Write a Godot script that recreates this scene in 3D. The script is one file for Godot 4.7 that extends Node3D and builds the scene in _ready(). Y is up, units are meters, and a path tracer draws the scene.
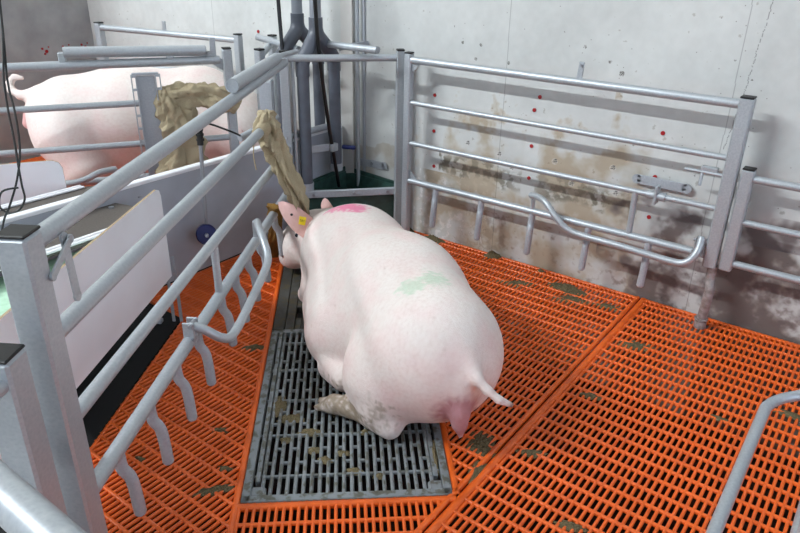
extends Node3D
# A farrowing pen: one sow lies on orange slatted panels beside a galvanised crate, a second sow stands in the next pen.
# The concrete wall is the plane z = 0, x runs along it; the pens mirror each other about the partition.

const UP := Vector3(0, 1, 0)
const PART_X := -2.8
const GO := Vector3(-1.39, 0, 2.585)            # near end of the crate gate
const GD := Vector3(-0.5373, 0, -0.8434)        # along the crate gate
const GN := Vector3(0.8434, 0, -0.5373)         # from the crate gate towards the sow
const G0 := Vector3(-1.352, 0, 2.178)           # near left corner of the iron grate
const GU := Vector3(0.757, 0, -0.6534)
const GV := Vector3(-0.6534, 0, -0.757)
const GW := 0.672
const GL := 1.06
const SEAM := -0.832

const LAMP := 61.0

var M := {}
var taken := {}
var rng := RandomNumberGenerator.new()

# ------------------------------------------------------------------ nodes
func numbered(called: String) -> String:
	if not taken.has(called):
		taken[called] = 0
		return called
	taken[called] += 1
	return "%s_%03d" % [called, taken[called]]

func tag(o: Node, label: String, category: String, group := "") -> void:
	o.set_meta("label", label)
	o.set_meta("category", category)
	if group != "":
		o.set_meta("group", group)

func thing(called: String, label: String, category: String, base: Vector3, group := "") -> Node3D:
	var o := Node3D.new()
	o.name = numbered(called)
	add_child(o)
	o.position = base
	tag(o, label, category, group)
	return o

func tool() -> SurfaceTool:
	var st := SurfaceTool.new()
	st.begin(Mesh.PRIMITIVE_TRIANGLES)
	return st

# commits world-space triangles as one named mesh; under a thing the mesh is moved back by the thing's base
func obj(called: String, st: SurfaceTool, mat: Material, parent: Node = self) -> MeshInstance3D:
	var o := MeshInstance3D.new()
	o.mesh = st.commit()
	o.material_override = mat
	if parent == self:
		o.name = numbered(called)
		add_child(o)
	else:
		o.name = called
		parent.add_child(o, true)
		if parent.get_parent() == self and not parent is MeshInstance3D:
			o.position = -(parent as Node3D).position
	return o

func struct(called: String, st: SurfaceTool, mat: Material) -> MeshInstance3D:
	var o := obj(called, st, mat)
	o.set_meta("kind", "structure")
	return o

# ------------------------------------------------------------------ shapes
func vert(st: SurfaceTool, p: Vector3, n: Vector3) -> void:
	st.set_normal(n)
	st.set_uv(Vector2(p.x, p.y))
	st.add_vertex(p)

func tri(st: SurfaceTool, a: Vector3, b: Vector3, c: Vector3, inside: Vector3) -> void:
	var n := (b - a).cross(c - a)
	if n.length_squared() < 1e-16:
		return
	n = n.normalized()
	if n.dot((a + b + c) / 3.0 - inside) < 0.0:
		n = -n
		vert(st, a, n); vert(st, b, n); vert(st, c, n)
	else:
		vert(st, a, n); vert(st, c, n); vert(st, b, n)

func quad(st: SurfaceTool, a: Vector3, b: Vector3, c: Vector3, d: Vector3, inside: Vector3) -> void:
	tri(st, a, b, c, inside)
	tri(st, a, c, d, inside)

# box with chamfered edges; ax, ay, az are unit axes, size the full lengths
func obox(st: SurfaceTool, c: Vector3, ax: Vector3, ay: Vector3, az: Vector3, size: Vector3, bevel := 0.004) -> void:
	var h := size * 0.5
	var b := minf(bevel, minf(h.x, minf(h.y, h.z)) * 0.9)
	var P := func(x: float, y: float, z: float) -> Vector3: return c + ax * x + ay * y + az * z
	var i := h - Vector3(b, b, b)
	for s in [-1.0, 1.0]:
		quad(st, P.call(s * h.x, -i.y, -i.z), P.call(s * h.x, i.y, -i.z), P.call(s * h.x, i.y, i.z), P.call(s * h.x, -i.y, i.z), c)
		quad(st, P.call(-i.x, s * h.y, -i.z), P.call(i.x, s * h.y, -i.z), P.call(i.x, s * h.y, i.z), P.call(-i.x, s * h.y, i.z), c)
		quad(st, P.call(-i.x, -i.y, s * h.z), P.call(i.x, -i.y, s * h.z), P.call(i.x, i.y, s * h.z), P.call(-i.x, i.y, s * h.z), c)
	if b <= 0.0002:
		return
	for s in [-1.0, 1.0]:
		for t in [-1.0, 1.0]:
			quad(st, P.call(-i.x, s * h.y, t * i.z), P.call(i.x, s * h.y, t * i.z), P.call(i.x, s * i.y, t * h.z), P.call(-i.x, s * i.y, t * h.z), c)
			quad(st, P.call(s * h.x, -i.y, t * i.z), P.call(s * h.x, i.y, t * i.z), P.call(s * i.x, i.y, t * h.z), P.call(s * i.x, -i.y, t * h.z), c)
			quad(st, P.call(s * h.x, t * i.y, -i.z), P.call(s * h.x, t * i.y, i.z), P.call(s * i.x, t * h.y, i.z), P.call(s * i.x, t * h.y, -i.z), c)
			for r in [-1.0, 1.0]:
				tri(st, P.call(s * h.x, t * i.y, r * i.z), P.call(s * i.x, t * h.y, r * i.z), P.call(s * i.x, t * i.y, r * h.z), c)

func box(st: SurfaceTool, lo: Vector3, hi: Vector3, bevel := 0.0) -> void:
	obox(st, (lo + hi) * 0.5, Vector3.RIGHT, UP, Vector3(0, 0, 1), hi - lo, bevel)

# beam of rectangular section from a to b; "side" is the direction of the width w
func beam(st: SurfaceTool, a: Vector3, b: Vector3, side: Vector3, w: float, t: float, bevel := 0.003) -> void:
	var d := (b - a).normalized()
	var s := (side - d * side.dot(d)).normalized()
	obox(st, (a + b) * 0.5, d, s, d.cross(s), Vector3((b - a).length(), w, t), bevel)

func spline(pts: Array, steps := 6) -> Array:
	var out := []
	for k in pts.size() - 1:
		var p0: Vector3 = pts[maxi(k - 1, 0)]
		var p1: Vector3 = pts[k]
		var p2: Vector3 = pts[k + 1]
		var p3: Vector3 = pts[mini(k + 2, pts.size() - 1)]
		for i in steps:
			var t := float(i) / steps
			out.append(0.5 * (2.0 * p1 + (p2 - p0) * t + (2.0 * p0 - 5.0 * p1 + 4.0 * p2 - p3) * t * t + (3.0 * p1 - p0 - 3.0 * p2 + p3) * t * t * t))
	out.append(pts[-1])
	return out

# sweeps a ring along points; radii may be one number or one per point; hollow shows an open end
func tube(st: SurfaceTool, pts: Array, radius, sides := 12, round_ends := false) -> void:
	var n := pts.size()
	var ref := UP
	var d0: Vector3 = (pts[1] - pts[0]).normalized()
	if absf(d0.dot(ref)) > 0.9:
		ref = Vector3.RIGHT
	var u := (ref - d0 * ref.dot(d0)).normalized()
	var rings := []
	var norms := []
	for i in n:
		var d: Vector3 = ((pts[mini(i + 1, n - 1)] as Vector3) - (pts[maxi(i - 1, 0)] as Vector3)).normalized()
		u = (u - d * u.dot(d)).normalized()
		var w := d.cross(u)
		var r: float = radius[i] if radius is Array else radius
		var ring := PackedVector3Array()
		var nn := PackedVector3Array()
		for k in sides:
			var a := TAU * k / sides
			var dir := u * cos(a) + w * sin(a)
			ring.append((pts[i] as Vector3) + dir * r)
			nn.append(dir)
		rings.append(ring)
		norms.append(nn)
	for i in n - 1:
		for k in sides:
			var k2 := (k + 1) % sides
			vert(st, rings[i][k], norms[i][k]); vert(st, rings[i + 1][k], norms[i + 1][k]); vert(st, rings[i + 1][k2], norms[i + 1][k2])
			vert(st, rings[i][k], norms[i][k]); vert(st, rings[i + 1][k2], norms[i + 1][k2]); vert(st, rings[i][k2], norms[i][k2])
	for e in 2:
		var i := 0 if e == 0 else n - 1
		var d: Vector3 = ((pts[0] - pts[1]) if e == 0 else (pts[n - 1] - pts[n - 2])).normalized()
		var r: float = radius[i] if radius is Array else radius
		var c: Vector3 = pts[i] + (d * r * 0.55 if round_ends else Vector3.ZERO)
		for k in sides:
			var k2 := (k + 1) % sides
			if round_ends:
				var m1: Vector3 = pts[i] + norms[i][k] * r * 0.75 + d * r * 0.4
				var m2: Vector3 = pts[i] + norms[i][k2] * r * 0.75 + d * r * 0.4
				quad(st, rings[i][k], rings[i][k2], m2, m1, pts[i])
				tri(st, m1, m2, c, pts[i])
			else:
				tri(st, rings[i][k], rings[i][k2], c, (pts[i] as Vector3) - d * 0.01)

# ring of pipe with an open mouth
func mouth(st: SurfaceTool, c: Vector3, d: Vector3, r: float, sides := 14) -> void:
	var u := d.cross(UP if absf(d.y) < 0.9 else Vector3.RIGHT).normalized()
	var w := d.cross(u)
	for k in sides:
		var a := u * cos(TAU * k / sides) + w * sin(TAU * k / sides)
		var b := u * cos(TAU * (k + 1) / sides) + w * sin(TAU * (k + 1) / sides)
		quad(st, c + a * r, c + b * r, c + b * r * 0.8, c + a * r * 0.8, c - d)
		quad(st, c + a * r * 0.8, c + b * r * 0.8, c + b * r * 0.8 - d * 0.06, c + a * r * 0.8 - d * 0.06, c + a * r * 2.0)

func disc(st: SurfaceTool, c: Vector3, d: Vector3, r: float, t: float, sides := 16) -> void:
	tube(st, [c - d * t * 0.5, c - d * t * 0.5 + d * 0.0001, c + d * t * 0.5 - d * 0.0001, c + d * t * 0.5], [r * 0.9, r, r, r * 0.9], sides)

# ------------------------------------------------------------------ materials
func noise_tex(freq: float, ramp: Array, size := 512, kind := FastNoiseLite.TYPE_SIMPLEX_SMOOTH, octaves := 4, sd := 1) -> NoiseTexture2D:
	var n := FastNoiseLite.new()
	n.noise_type = kind
	n.frequency = freq
	n.fractal_octaves = octaves
	n.seed = sd
	var t := NoiseTexture2D.new()
	t.width = size
	t.height = size
	t.seamless = true
	t.noise = n
	var g := Gradient.new()
	g.offsets = PackedFloat32Array()
	var offs := PackedFloat32Array()
	var cols := PackedColorArray()
	for r in ramp:
		offs.append(r[0])
		cols.append(r[1])
	g.offsets = offs
	g.colors = cols
	t.color_ramp = g
	return t

func bump_tex(freq: float, size := 512, octaves := 4, sd := 3) -> NoiseTexture2D:
	return noise_tex(freq, [[0.0, Color.BLACK], [1.0, Color.WHITE]], size, FastNoiseLite.TYPE_SIMPLEX_SMOOTH, octaves, sd)

func mat(called: String, c: Color, rough := 0.6, metal := 0.0, tex: Texture2D = null, scale := 1.0, bump: Texture2D = null, depth := 0.0) -> StandardMaterial3D:
	var m := StandardMaterial3D.new()
	m.resource_name = called
	m.albedo_color = c
	m.roughness = rough
	m.metallic = metal
	if tex:
		m.albedo_texture = tex
	if bump:
		m.heightmap_enabled = true
		m.heightmap_texture = bump
		m.heightmap_scale = depth
	if tex or bump:
		m.uv1_triplanar = true
		m.uv1_world_triplanar = true
		m.uv1_scale = Vector3(scale, scale, scale)
	M[called] = m
	return m

func grey(v: float) -> Color:
	return Color(v, v, v)

func make_materials() -> void:
	var spangle := noise_tex(0.045, [[0.0, Color(0.88, 0.89, 0.91)], [0.45, Color(0.94, 0.95, 0.96)], [1.0, Color(1, 1, 1)]], 512, FastNoiseLite.TYPE_CELLULAR, 2, 7)
	mat("zinc", Color(0.71, 0.725, 0.735), 0.40, 0.38, spangle, 5.0)
	mat("zinc_dull", Color(0.69, 0.70, 0.715), 0.55, 0.15, spangle, 5.0)
	mat("zinc_dirty", Color(0.68, 0.66, 0.66), 0.6, 0.25, noise_tex(0.02, [[0.0, Color(0.62, 0.56, 0.52)], [0.5, Color(0.85, 0.83, 0.82)], [1.0, Color(1, 1, 1)]], 512, FastNoiseLite.TYPE_SIMPLEX_SMOOTH, 5, 9), 3.0)
	mat("cap", Color(0.06, 0.06, 0.06), 0.5)
	mat("steel_bolt", Color(0.62, 0.63, 0.65), 0.35, 0.7)
	mat("orange", Color(0.90, 0.395, 0.12), 0.34, 0.0, noise_tex(0.012, [[0.0, Color(0.86, 0.80, 0.78)], [0.5, Color(0.97, 0.96, 0.96)], [1.0, Color(1, 1, 1)]], 512, FastNoiseLite.TYPE_SIMPLEX_SMOOTH, 5, 11), 1.6)
	mat("iron", Color(0.535, 0.555, 0.56), 0.5, 0.15, noise_tex(0.016, [[0.0, Color(0.60, 0.56, 0.46)], [0.36, Color(0.74, 0.72, 0.66)], [0.5, Color(0.95, 0.96, 0.97)], [1.0, Color(1, 1, 1)]], 512, FastNoiseLite.TYPE_SIMPLEX_SMOOTH, 5, 13), 2.4)
	mat("iron_plate", Color(0.35, 0.345, 0.325), 0.6, 0.1, noise_tex(0.014, [[0.0, Color(1.0, 0.92, 0.70)], [0.34, Color(0.86, 0.80, 0.66)], [0.48, Color(0.75, 0.76, 0.76)], [1.0, Color(0.92, 0.93, 0.94)]], 512, FastNoiseLite.TYPE_SIMPLEX_SMOOTH, 5, 15), 2.2)
	mat("manure", Color(0.44, 0.39, 0.28), 0.85, 0.0, noise_tex(0.05, [[0.0, Color(0.55, 0.55, 0.50)], [0.5, Color(0.85, 0.84, 0.78)], [1.0, Color(1, 1, 1)]], 512, FastNoiseLite.TYPE_SIMPLEX_SMOOTH, 5, 17), 4.0, bump_tex(0.05), 0.6)
	mat("dry_dung", Color(0.56, 0.50, 0.37), 0.9, 0.0, noise_tex(0.05, [[0.0, Color(0.6, 0.6, 0.56)], [1.0, Color(1, 1, 1)]], 512, FastNoiseLite.TYPE_SIMPLEX_SMOOTH, 5, 18), 4.0, bump_tex(0.05), 0.6)
	mat("pit", Color(0.10, 0.095, 0.085), 0.9)
	mat("black_mat", Color(0.02, 0.02, 0.022), 0.8)
	mat("pvc_grey", Color(0.69, 0.705, 0.74), 0.45, 0.0, noise_tex(0.006, [[0.0, Color(0.9, 0.9, 0.9)], [1.0, Color(1, 1, 1)]], 512, FastNoiseLite.TYPE_SIMPLEX_SMOOTH, 4, 19), 1.0)
	mat("white_strip", Color(0.92, 0.92, 0.93), 0.5)
	mat("white_board", Color(0.97, 0.975, 0.99), 0.42, 0.0, noise_tex(0.01, [[0.0, Color(0.94, 0.93, 0.93)], [1.0, Color(1, 1, 1)]], 256, FastNoiseLite.TYPE_SIMPLEX_SMOOTH, 4, 20), 1.0)
	mat("board_edge", Color(0.66, 0.58, 0.46), 0.6)
	mat("brown_board", Color(0.36, 0.33, 0.305), 0.5, 0.0, noise_tex(0.09, [[0.0, Color(0.80, 0.80, 0.80)], [0.7, Color(0.95, 0.95, 0.95)], [0.93, Color(1, 1, 1)], [1.0, Color(1, 1, 1)]], 512, FastNoiseLite.TYPE_SIMPLEX_SMOOTH, 5, 21), 2.0)
	mat("green_mat", Color(0.74, 0.88, 0.78), 0.8, 0.0, noise_tex(0.03, [[0.0, Color(0.85, 0.88, 0.85)], [1.0, Color(1, 1, 1)]], 256, FastNoiseLite.TYPE_SIMPLEX_SMOOTH, 4, 22), 3.0)
	mat("pipe_grey", Color(0.36, 0.38, 0.42), 0.42, 0.0, noise_tex(0.02, [[0.0, Color(0.85, 0.85, 0.85)], [1.0, Color(1, 1, 1)]], 256, FastNoiseLite.TYPE_SIMPLEX_SMOOTH, 4, 23), 2.0)
	mat("pipe_pale", Color(0.52, 0.54, 0.57), 0.42)
	mat("hose_black", Color(0.03, 0.03, 0.035), 0.3)
	mat("cable", Color(0.10, 0.11, 0.11), 0.5)
	mat("trough_green", Color(0.22, 0.35, 0.32), 0.4, 0.0, noise_tex(0.02, [[0.0, Color(0.6, 0.6, 0.58)], [1.0, Color(1, 1, 1)]], 256, FastNoiseLite.TYPE_SIMPLEX_SMOOTH, 4, 24), 3.0)
	mat("feed", Color(0.50, 0.45, 0.36), 0.9)
	mat("blue", Color(0.10, 0.14, 0.36), 0.4)
	mat("yellow_tag", Color(0.90, 0.78, 0.05), 0.45)
	mat("ink", Color(0.05, 0.05, 0.05), 0.6)
	mat("red_plug", Color(0.62, 0.07, 0.09), 0.5)
	mat("burlap", Color(0.76, 0.705, 0.585), 0.95, 0.0, noise_tex(0.10, [[0.0, Color(0.72, 0.70, 0.66)], [0.5, Color(0.92, 0.91, 0.90)], [1.0, Color(1, 1, 1)]], 512, FastNoiseLite.TYPE_SIMPLEX_SMOOTH, 4, 25), 5.0, bump_tex(0.16), 0.35)
	mat("burlap_ochre", Color(0.62, 0.47, 0.22), 0.95, 0.0, noise_tex(0.10, [[0.0, Color(0.72, 0.70, 0.66)], [1.0, Color(1, 1, 1)]], 256, FastNoiseLite.TYPE_SIMPLEX_SMOOTH, 4, 26), 5.0, bump_tex(0.16), 0.35)
	mat("ceiling", Color(0.93, 0.93, 0.93), 0.9)
	mat("concrete_plain", Color(0.80, 0.795, 0.78), 0.9, 0.0, noise_tex(0.008, [[0.0, Color(0.88, 0.87, 0.86)], [1.0, Color(1, 1, 1)]], 512, FastNoiseLite.TYPE_SIMPLEX_SMOOTH, 5, 27), 0.6)
	mat("concrete_dark", Color(0.67, 0.685, 0.685), 0.85, 0.0, noise_tex(0.008, [[0.0, Color(0.84, 0.84, 0.84)], [1.0, Color(1, 1, 1)]], 512, FastNoiseLite.TYPE_SIMPLEX_SMOOTH, 5, 28), 0.8)
	mat("lamp_housing", Color(0.9, 0.9, 0.9), 0.5)
	var tubem := mat("lamp_tube", Color(1, 1, 1), 0.5)
	tubem.emission_enabled = true
	tubem.emission = Color(0.95, 0.98, 1.0)
	tubem.emission_energy_multiplier = 6.0
	var glass := mat("glass", Color(0.95, 0.97, 0.97, 0.06), 0.02)
	glass.transparency = BaseMaterial3D.TRANSPARENCY_ALPHA
	mat("window_frame", Color(0.85, 0.85, 0.85), 0.5)
	var skin := mat("skin", Color(1, 1, 1), 0.68, 0.0, noise_tex(0.03, [[0.0, Color(0.94, 0.91, 0.90)], [0.5, Color(0.98, 0.97, 0.97)], [1.0, Color(1, 1, 1)]], 512, FastNoiseLite.TYPE_SIMPLEX_SMOOTH, 5, 29), 3.5, bump_tex(0.12, 512, 3, 30), 0.12)
	skin.vertex_color_use_as_albedo = true
	mat("eye", Color(0.04, 0.03, 0.03), 0.15)

# ------------------------------------------------------------------ the concrete wall's own marks
func wall_texture() -> ImageTexture:
	var w := 2048
	var h := 704
	var n1 := FastNoiseLite.new(); n1.seed = 5; n1.frequency = 0.004; n1.fractal_octaves = 5
	var n2 := FastNoiseLite.new(); n2.seed = 6; n2.frequency = 0.05; n2.fractal_octaves = 4
	var n3 := FastNoiseLite.new(); n3.seed = 8; n3.frequency = 0.012; n3.fractal_octaves = 4
	var a1 := n1.get_image(w, h, false, false, false).get_data()
	var a2 := n2.get_image(w, h, false, false, false).get_data()
	var a3 := n3.get_image(w, h, false, false, false).get_data()
	var px := PackedByteArray()
	px.resize(w * h * 3)
	var sx := 6.36 / w
	var sy := 2.2 / h
	for j in h:
		var y := 2.2 - (j + 0.5) * sy
		for i in w:
			var x := -5.46 + (i + 0.5) * sx
			var k := j * w + i
			var c := a1[k] / 255.0 - 0.5
			var f := a2[k] / 255.0 - 0.5
			var m := a3[k] / 255.0 - 0.5
			var v := 0.770 + c * 0.10 + m * 0.05 + f * 0.035
			var r := v * 0.99
			var g := v
			var b := v * 0.985
			if x > -2.25 and x < 0.2 and y < 1.0:
				# pale strips left by old fittings, brown film between them
				var strip := absf(x + 2.13) < 0.07 or absf(x + 1.515) < 0.035 or absf(x + 0.87) < 0.03
				var film := 0.0
				if x < -0.90 and not strip:
					film = clampf(0.60 + m * 3.0, 0.0, 1.0) * clampf((0.74 + 0.14 * float(x > -1.12) + m * 0.5 + f * 0.2 - y) * 9.0, 0.0, 1.0)
					film *= clampf((minf(absf(x + 2.13) - 0.07, minf(absf(x + 1.515) - 0.035, absf(x + 0.87) - 0.03)) + f * 0.03) * 22.0, 0.0, 1.0)
				# black mould speckle in the band under the third rail
				var band := 1.0 - absf(y - 0.455 - m * 0.10) / 0.075
				if band > 0.0 and x > -2.08 and x < -0.93 and not (absf(x + 1.515) < 0.04):
					var sp := clampf((f + 0.10) * 6.0, 0.0, 1.0) * minf(1.0, band * 2.2) * clampf(0.75 + c * 2.0, 0.0, 1.0)
					r = lerpf(r, 0.36, sp * 0.85); g = lerpf(g, 0.34, sp * 0.85); b = lerpf(b, 0.29, sp * 0.85)
				# brown run-off marks and splashes low on the wall
				if y < 0.40:
					var run := clampf((m + c * 0.7 + 0.10) * 4.5, 0.0, 1.0)
					film = maxf(film, run)
					if y < 0.24:
						var spl := clampf((f + c + 0.02) * 5.0, 0.0, 1.0)
						r = lerpf(r, 0.40, spl * 0.45); g = lerpf(g, 0.35, spl * 0.47); b = lerpf(b, 0.32, spl * 0.48)
					if x < -1.75 and f > 0.10:
						r = lerpf(r, 0.9, 0.6); g = lerpf(g, 0.9, 0.6); b = lerpf(b, 0.9, 0.6)
				r = lerpf(r, 0.58, film * 0.62); g = lerpf(g, 0.52, film * 0.67); b = lerpf(b, 0.44, film * 0.72)
			elif y < 0.45 + m * 0.4:
				var run2 := clampf((m + c) * 3.0 + 0.25, 0.0, 1.0)
				r = lerpf(r, 0.56, run2 * 0.5); g = lerpf(g, 0.52, run2 * 0.55); b = lerpf(b, 0.47, run2 * 0.6)
			# grime splashed on the lower right of the wall, with ragged edges
			if x > -1.1 and y < 0.55:
				var gr := clampf((m * 1.4 + c * 0.8 + f * 0.5 + 0.38) * 2.2, 0.0, 1.0) * clampf((0.50 + m * 0.5 - y) * 9.0, 0.0, 1.0) * clampf((x + 0.95 + m) * 5.0, 0.0, 1.0)
				r = lerpf(r, 0.36, gr * 0.85); g = lerpf(g, 0.32, gr * 0.85); b = lerpf(b, 0.315, gr * 0.85)
			# pores of the concrete
			if f > 0.30 and c > -0.05:
				r *= 0.86; g *= 0.85; b *= 0.83
			px[k * 3] = int(clampf(r, 0, 1) * 255)
			px[k * 3 + 1] = int(clampf(g, 0, 1) * 255)
			px[k * 3 + 2] = int(clampf(b, 0, 1) * 255)
	var im := Image.create_from_data(w, h, false, Image.FORMAT_RGB8, px)
	# vertical joints of the shuttering
	for jx in [-3.95, -1.70, -0.62]:
		for j in h:
			var i := int((jx + 5.46) / sx + sin(j * 0.02) * 0.6)
			im.set_pixel(i, j, im.get_pixel(i, j).darkened(0.22))
	# a hair crack high on the right
	var cx := -0.52
	for j in range(int((2.2 - 1.75) / sy), int((2.2 - 0.80) / sy)):
		cx += rng.randf_range(-0.5, 0.47) * sx - 0.0002
		var i := int((cx + 5.46) / sx)
		if rng.randf() < 0.8:
			im.set_pixel(i, j, im.get_pixel(i, j).darkened(0.35))
	# filled and open bore holes
	for p in [[-1.964, 1.125, 3], [-1.855, 1.12, 3], [-1.88, 1.048, 3], [-1.687, 1.049, 3], [-1.104, 1.063, 4], [-1.168, 1.11, 3], [-1.297, 1.164, 3], [-1.30, 1.075, 3], [-2.02, 1.20, 2], [-1.41, 1.22, 2], [-0.64, 1.174, 2], [-0.558, 1.103, 2], [-3.30, 1.18, 3], [-3.36, 1.20, 2], [-3.1, 1.15, 2], [-4.95, 1.02, 2], [-4.2, 0.98, 2], [-1.0, 0.75, 2], [-0.73, 0.80, 2], [-0.70, 0.66, 2], [-1.60, 0.78, 2]]:
		var i := int((p[0] + 5.46) / sx)
		var j := int((2.2 - p[1]) / sy)
		for dj in range(-p[2], p[2] + 1):
			for di in range(-p[2], p[2] + 1):
				if di * di + dj * dj <= p[2] * p[2] - 3 and rng.randf() < 0.65:
					im.set_pixel(i + di, j + dj, Color(0.38, 0.37, 0.35))
	for q in 520:
		im.set_pixel(rng.randi_range(2, w - 3), rng.randi_range(2, h - 3), Color(0.38, 0.36, 0.34))
	# dowels plastered white with a dark squiggle
	for p in [[-1.701, 0.575], [-1.90, 0.60], [-1.79, 0.52], [-1.62, 0.515], [-1.38, 0.595], [-1.28, 0.50], [-1.14, 0.52], [-1.08, 0.62], [-1.05, 0.50], [-1.97, 0.53]]:
		var i := int((p[0] + 5.46) / sx)
		var j := int((2.2 - p[1]) / sy)
		for dj in range(-7, 8):
			for di in range(-6, 7):
				if di * di + dj * dj <= 26:
					im.set_pixel(i + di, j + dj, im.get_pixel(i + di, j + dj).lerp(Color(0.80, 0.79, 0.77), 0.45))
		for s in 13:
			im.set_pixel(i + int(round(sin(s * 1.1) * 2.6)), j + s / 2 - 4, Color(0.36, 0.35, 0.34))
			im.set_pixel(i + int(round(sin(s * 1.1) * 2.6)) + 1, j + s / 2 - 4, Color(0.36, 0.35, 0.34))
	return ImageTexture.create_from_image(im)

# ------------------------------------------------------------------ gates
func mir(p: Vector3) -> Vector3:
	return Vector3(2.0 * PART_X - p.x, p.y, p.z)

# o: near end on the floor, d: along the gate, n: towards the sow; points are (s along, y up, q out)
func gate(root: Node3D, o: Vector3, d: Vector3, n: Vector3, spec: Dictionary) -> void:
	var P := func(s: float, y: float, q := 0.0) -> Vector3: return o + d * s + UP * y + n * q
	for p in spec.get("posts", []):       # s, bottom, top, width
		var st := tool()
		obox(st, P.call(p[0], (p[1] + p[2]) * 0.5), d, UP, n, Vector3(p[3], p[2] - p[1], p[3]), 0.006)
		var post := obj("post", st, M.zinc, root)
		st = tool()
		obox(st, P.call(p[0], p[2] + 0.004), d, UP, n, Vector3(p[3] * 0.96, 0.007, p[3] * 0.96), 0.002)
		obj("end_cap", st, M.cap, post)
	for r in spec.get("rails", []):       # y, radius, from, to
		var st := tool()
		tube(st, [P.call(r[2], r[0]), P.call(lerpf(r[2], r[3], 0.5), r[0]), P.call(r[3], r[0])], r[1], 16)
		obj("rail", st, M.zinc, root)
	for g in spec.get("gussets", []):     # s, y, sign
		var st := tool()
		var a: Vector3 = P.call(g[0], g[1])
		for q in [-0.003, 0.003]:
			tri(st, a + n * q, a + d * 0.055 * g[2] + n * q, a + UP * 0.055 * g[3] + n * q, a - n * q)
		quad(st, a + d * 0.055 * g[2] - n * 0.003, a + d * 0.055 * g[2] + n * 0.003, a + UP * 0.055 * g[3] + n * 0.003, a + UP * 0.055 * g[3] - n * 0.003, a)
		obj("gusset", st, M.zinc, root)
	for s in spec.get("struts", []):      # s, lower y, upper y
		var st := tool()
		tube(st, [P.call(s[0], s[1]), P.call(s[0] - 0.002, s[2])], 0.0145, 12)
		obj("strut", st, M.zinc, root)
	for s in spec.get("pins", []):        # bent pins under the bottom rail
		var st := tool()
		tube(st, spline([P.call(s, spec.pin_top), P.call(s, spec.pin_top - 0.055, 0.004), P.call(s + 0.006, spec.pin_top - 0.10, 0.022), P.call(s + 0.004, 0.13 + spec.get("pin_up", 0.0), 0.030)], 5), 0.0172, 12, true)
		obj("bent_pin", st, M.zinc_dull, root)
	for b in spec.get("hoops", []):
		var st := tool()
		var pts := []
		for q in b.path:
			pts.append(P.call(q[0], q[1], q[2]))
		tube(st, spline(pts, 6), 0.0165, 14, true)
		var hoop := obj("guard_hoop", st, M.zinc, root)
		st = tool()
		tube(st, [P.call(b.foot, 0.35), P.call(b.foot, 0.445)], 0.011, 10, true)
		obj("hoop_stub", st, M.zinc, hoop)
		st = tool()
		for q in [-0.02, 0.02]:
			obox(st, P.call(b.plate + q, 0.385, 0.005), d, UP, n, Vector3(0.007, 0.085, 0.040), 0.003)
		obj("hoop_bracket", st, M.zinc, hoop)
		for y in [0.365, 0.415]:
			st = tool()
			disc(st, P.call(b.plate, y, 0.014), d, 0.009, 0.06, 6)
			obj("bolt", st, M.steel_bolt, hoop)
	for f in spec.get("feet", []):        # s, top y : leg with a levelling foot
		var st := tool()
		tube(st, spline([P.call(f[0], f[1]), P.call(f[0], f[1] - 0.07, 0.0), P.call(f[0] + 0.012, f[1] - 0.12, 0.020), P.call(f[0] + 0.004, 0.03, 0.012)], 5), 0.021, 14)
		var leg := obj("leg", st, M.zinc_dirty, root)
		st = tool()
		tube(st, [P.call(f[0] + 0.004, 0.0, 0.012), P.call(f[0] + 0.004, 0.035, 0.012)], 0.027, 12)
		obj("foot", st, M.zinc_dirty, leg)
		st = tool()
		disc(st, P.call(f[0] + 0.004, 0.045, 0.012), UP, 0.03, 0.008, 12)
		obj("clamp_ring", st, M.zinc_dirty, leg)

func strap(st: SurfaceTool, a: Vector3, b: Vector3, face: Vector3, w: float, t := 0.006) -> void:
	var d := (b - a).normalized()
	var f := (face - d * face.dot(d)).normalized()
	var s := d.cross(f)
	obox(st, (a + b) * 0.5, d, s, f, Vector3((b - a).length(), w, t), 0.002)
	for e in [a, b]:
		tube(st, [e - f * t * 0.5, e + f * t * 0.5], w * 0.5, 14)

# ------------------------------------------------------------------ slatted panels
# runs of t where inside(point(t)) holds
func runs(inside: Callable, p: Vector3, d: Vector3, t0: float, t1: float) -> Array:
	var out := []
	var from := -1.0
	var on := false
	var t := t0
	while t <= t1:
		var q := p + d * t
		var now: bool = inside.call(q.x, q.z)
		if now and not on:
			from = t
		elif on and not now:
			if t - from > 0.012:
				out.append([from, t])
		on = now
		t += 0.004
	if on and t1 - from > 0.012:
		out.append([from, t1])
	return out

# moulded bar with a rounded top, from a to b at floor level
func slat(st: SurfaceTool, a: Vector3, b: Vector3, w: float, depth: float, top := 0.0) -> void:
	var d := (b - a).normalized()
	var s := d.cross(UP)
	var prof := [[-0.30, -depth], [-0.5, -0.006], [-0.40, -0.0022], [-0.2, 0.0], [0.2, 0.0], [0.40, -0.0022], [0.5, -0.006], [0.30, -depth]]
	var nrm := [Vector2(-1, 0), Vector2(-1, 0.25), Vector2(-0.8, 0.6), Vector2(-0.3, 1), Vector2(0.3, 1), Vector2(0.8, 0.6), Vector2(1, 0.25), Vector2(1, 0)]
	for i in 7:
		var n0: Vector3 = (s * nrm[i].x + UP * nrm[i].y).normalized()
		var n1: Vector3 = (s * nrm[i + 1].x + UP * nrm[i + 1].y).normalized()
		var o0: Vector3 = s * prof[i][0] * w + UP * (prof[i][1] + top)
		var o1: Vector3 = s * prof[i + 1][0] * w + UP * (prof[i + 1][1] + top)
		vert(st, a + o0, n0); vert(st, b + o1, n1); vert(st, a + o1, n1)
		vert(st, a + o0, n0); vert(st, b + o0, n0); vert(st, b + o1, n1)

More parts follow.
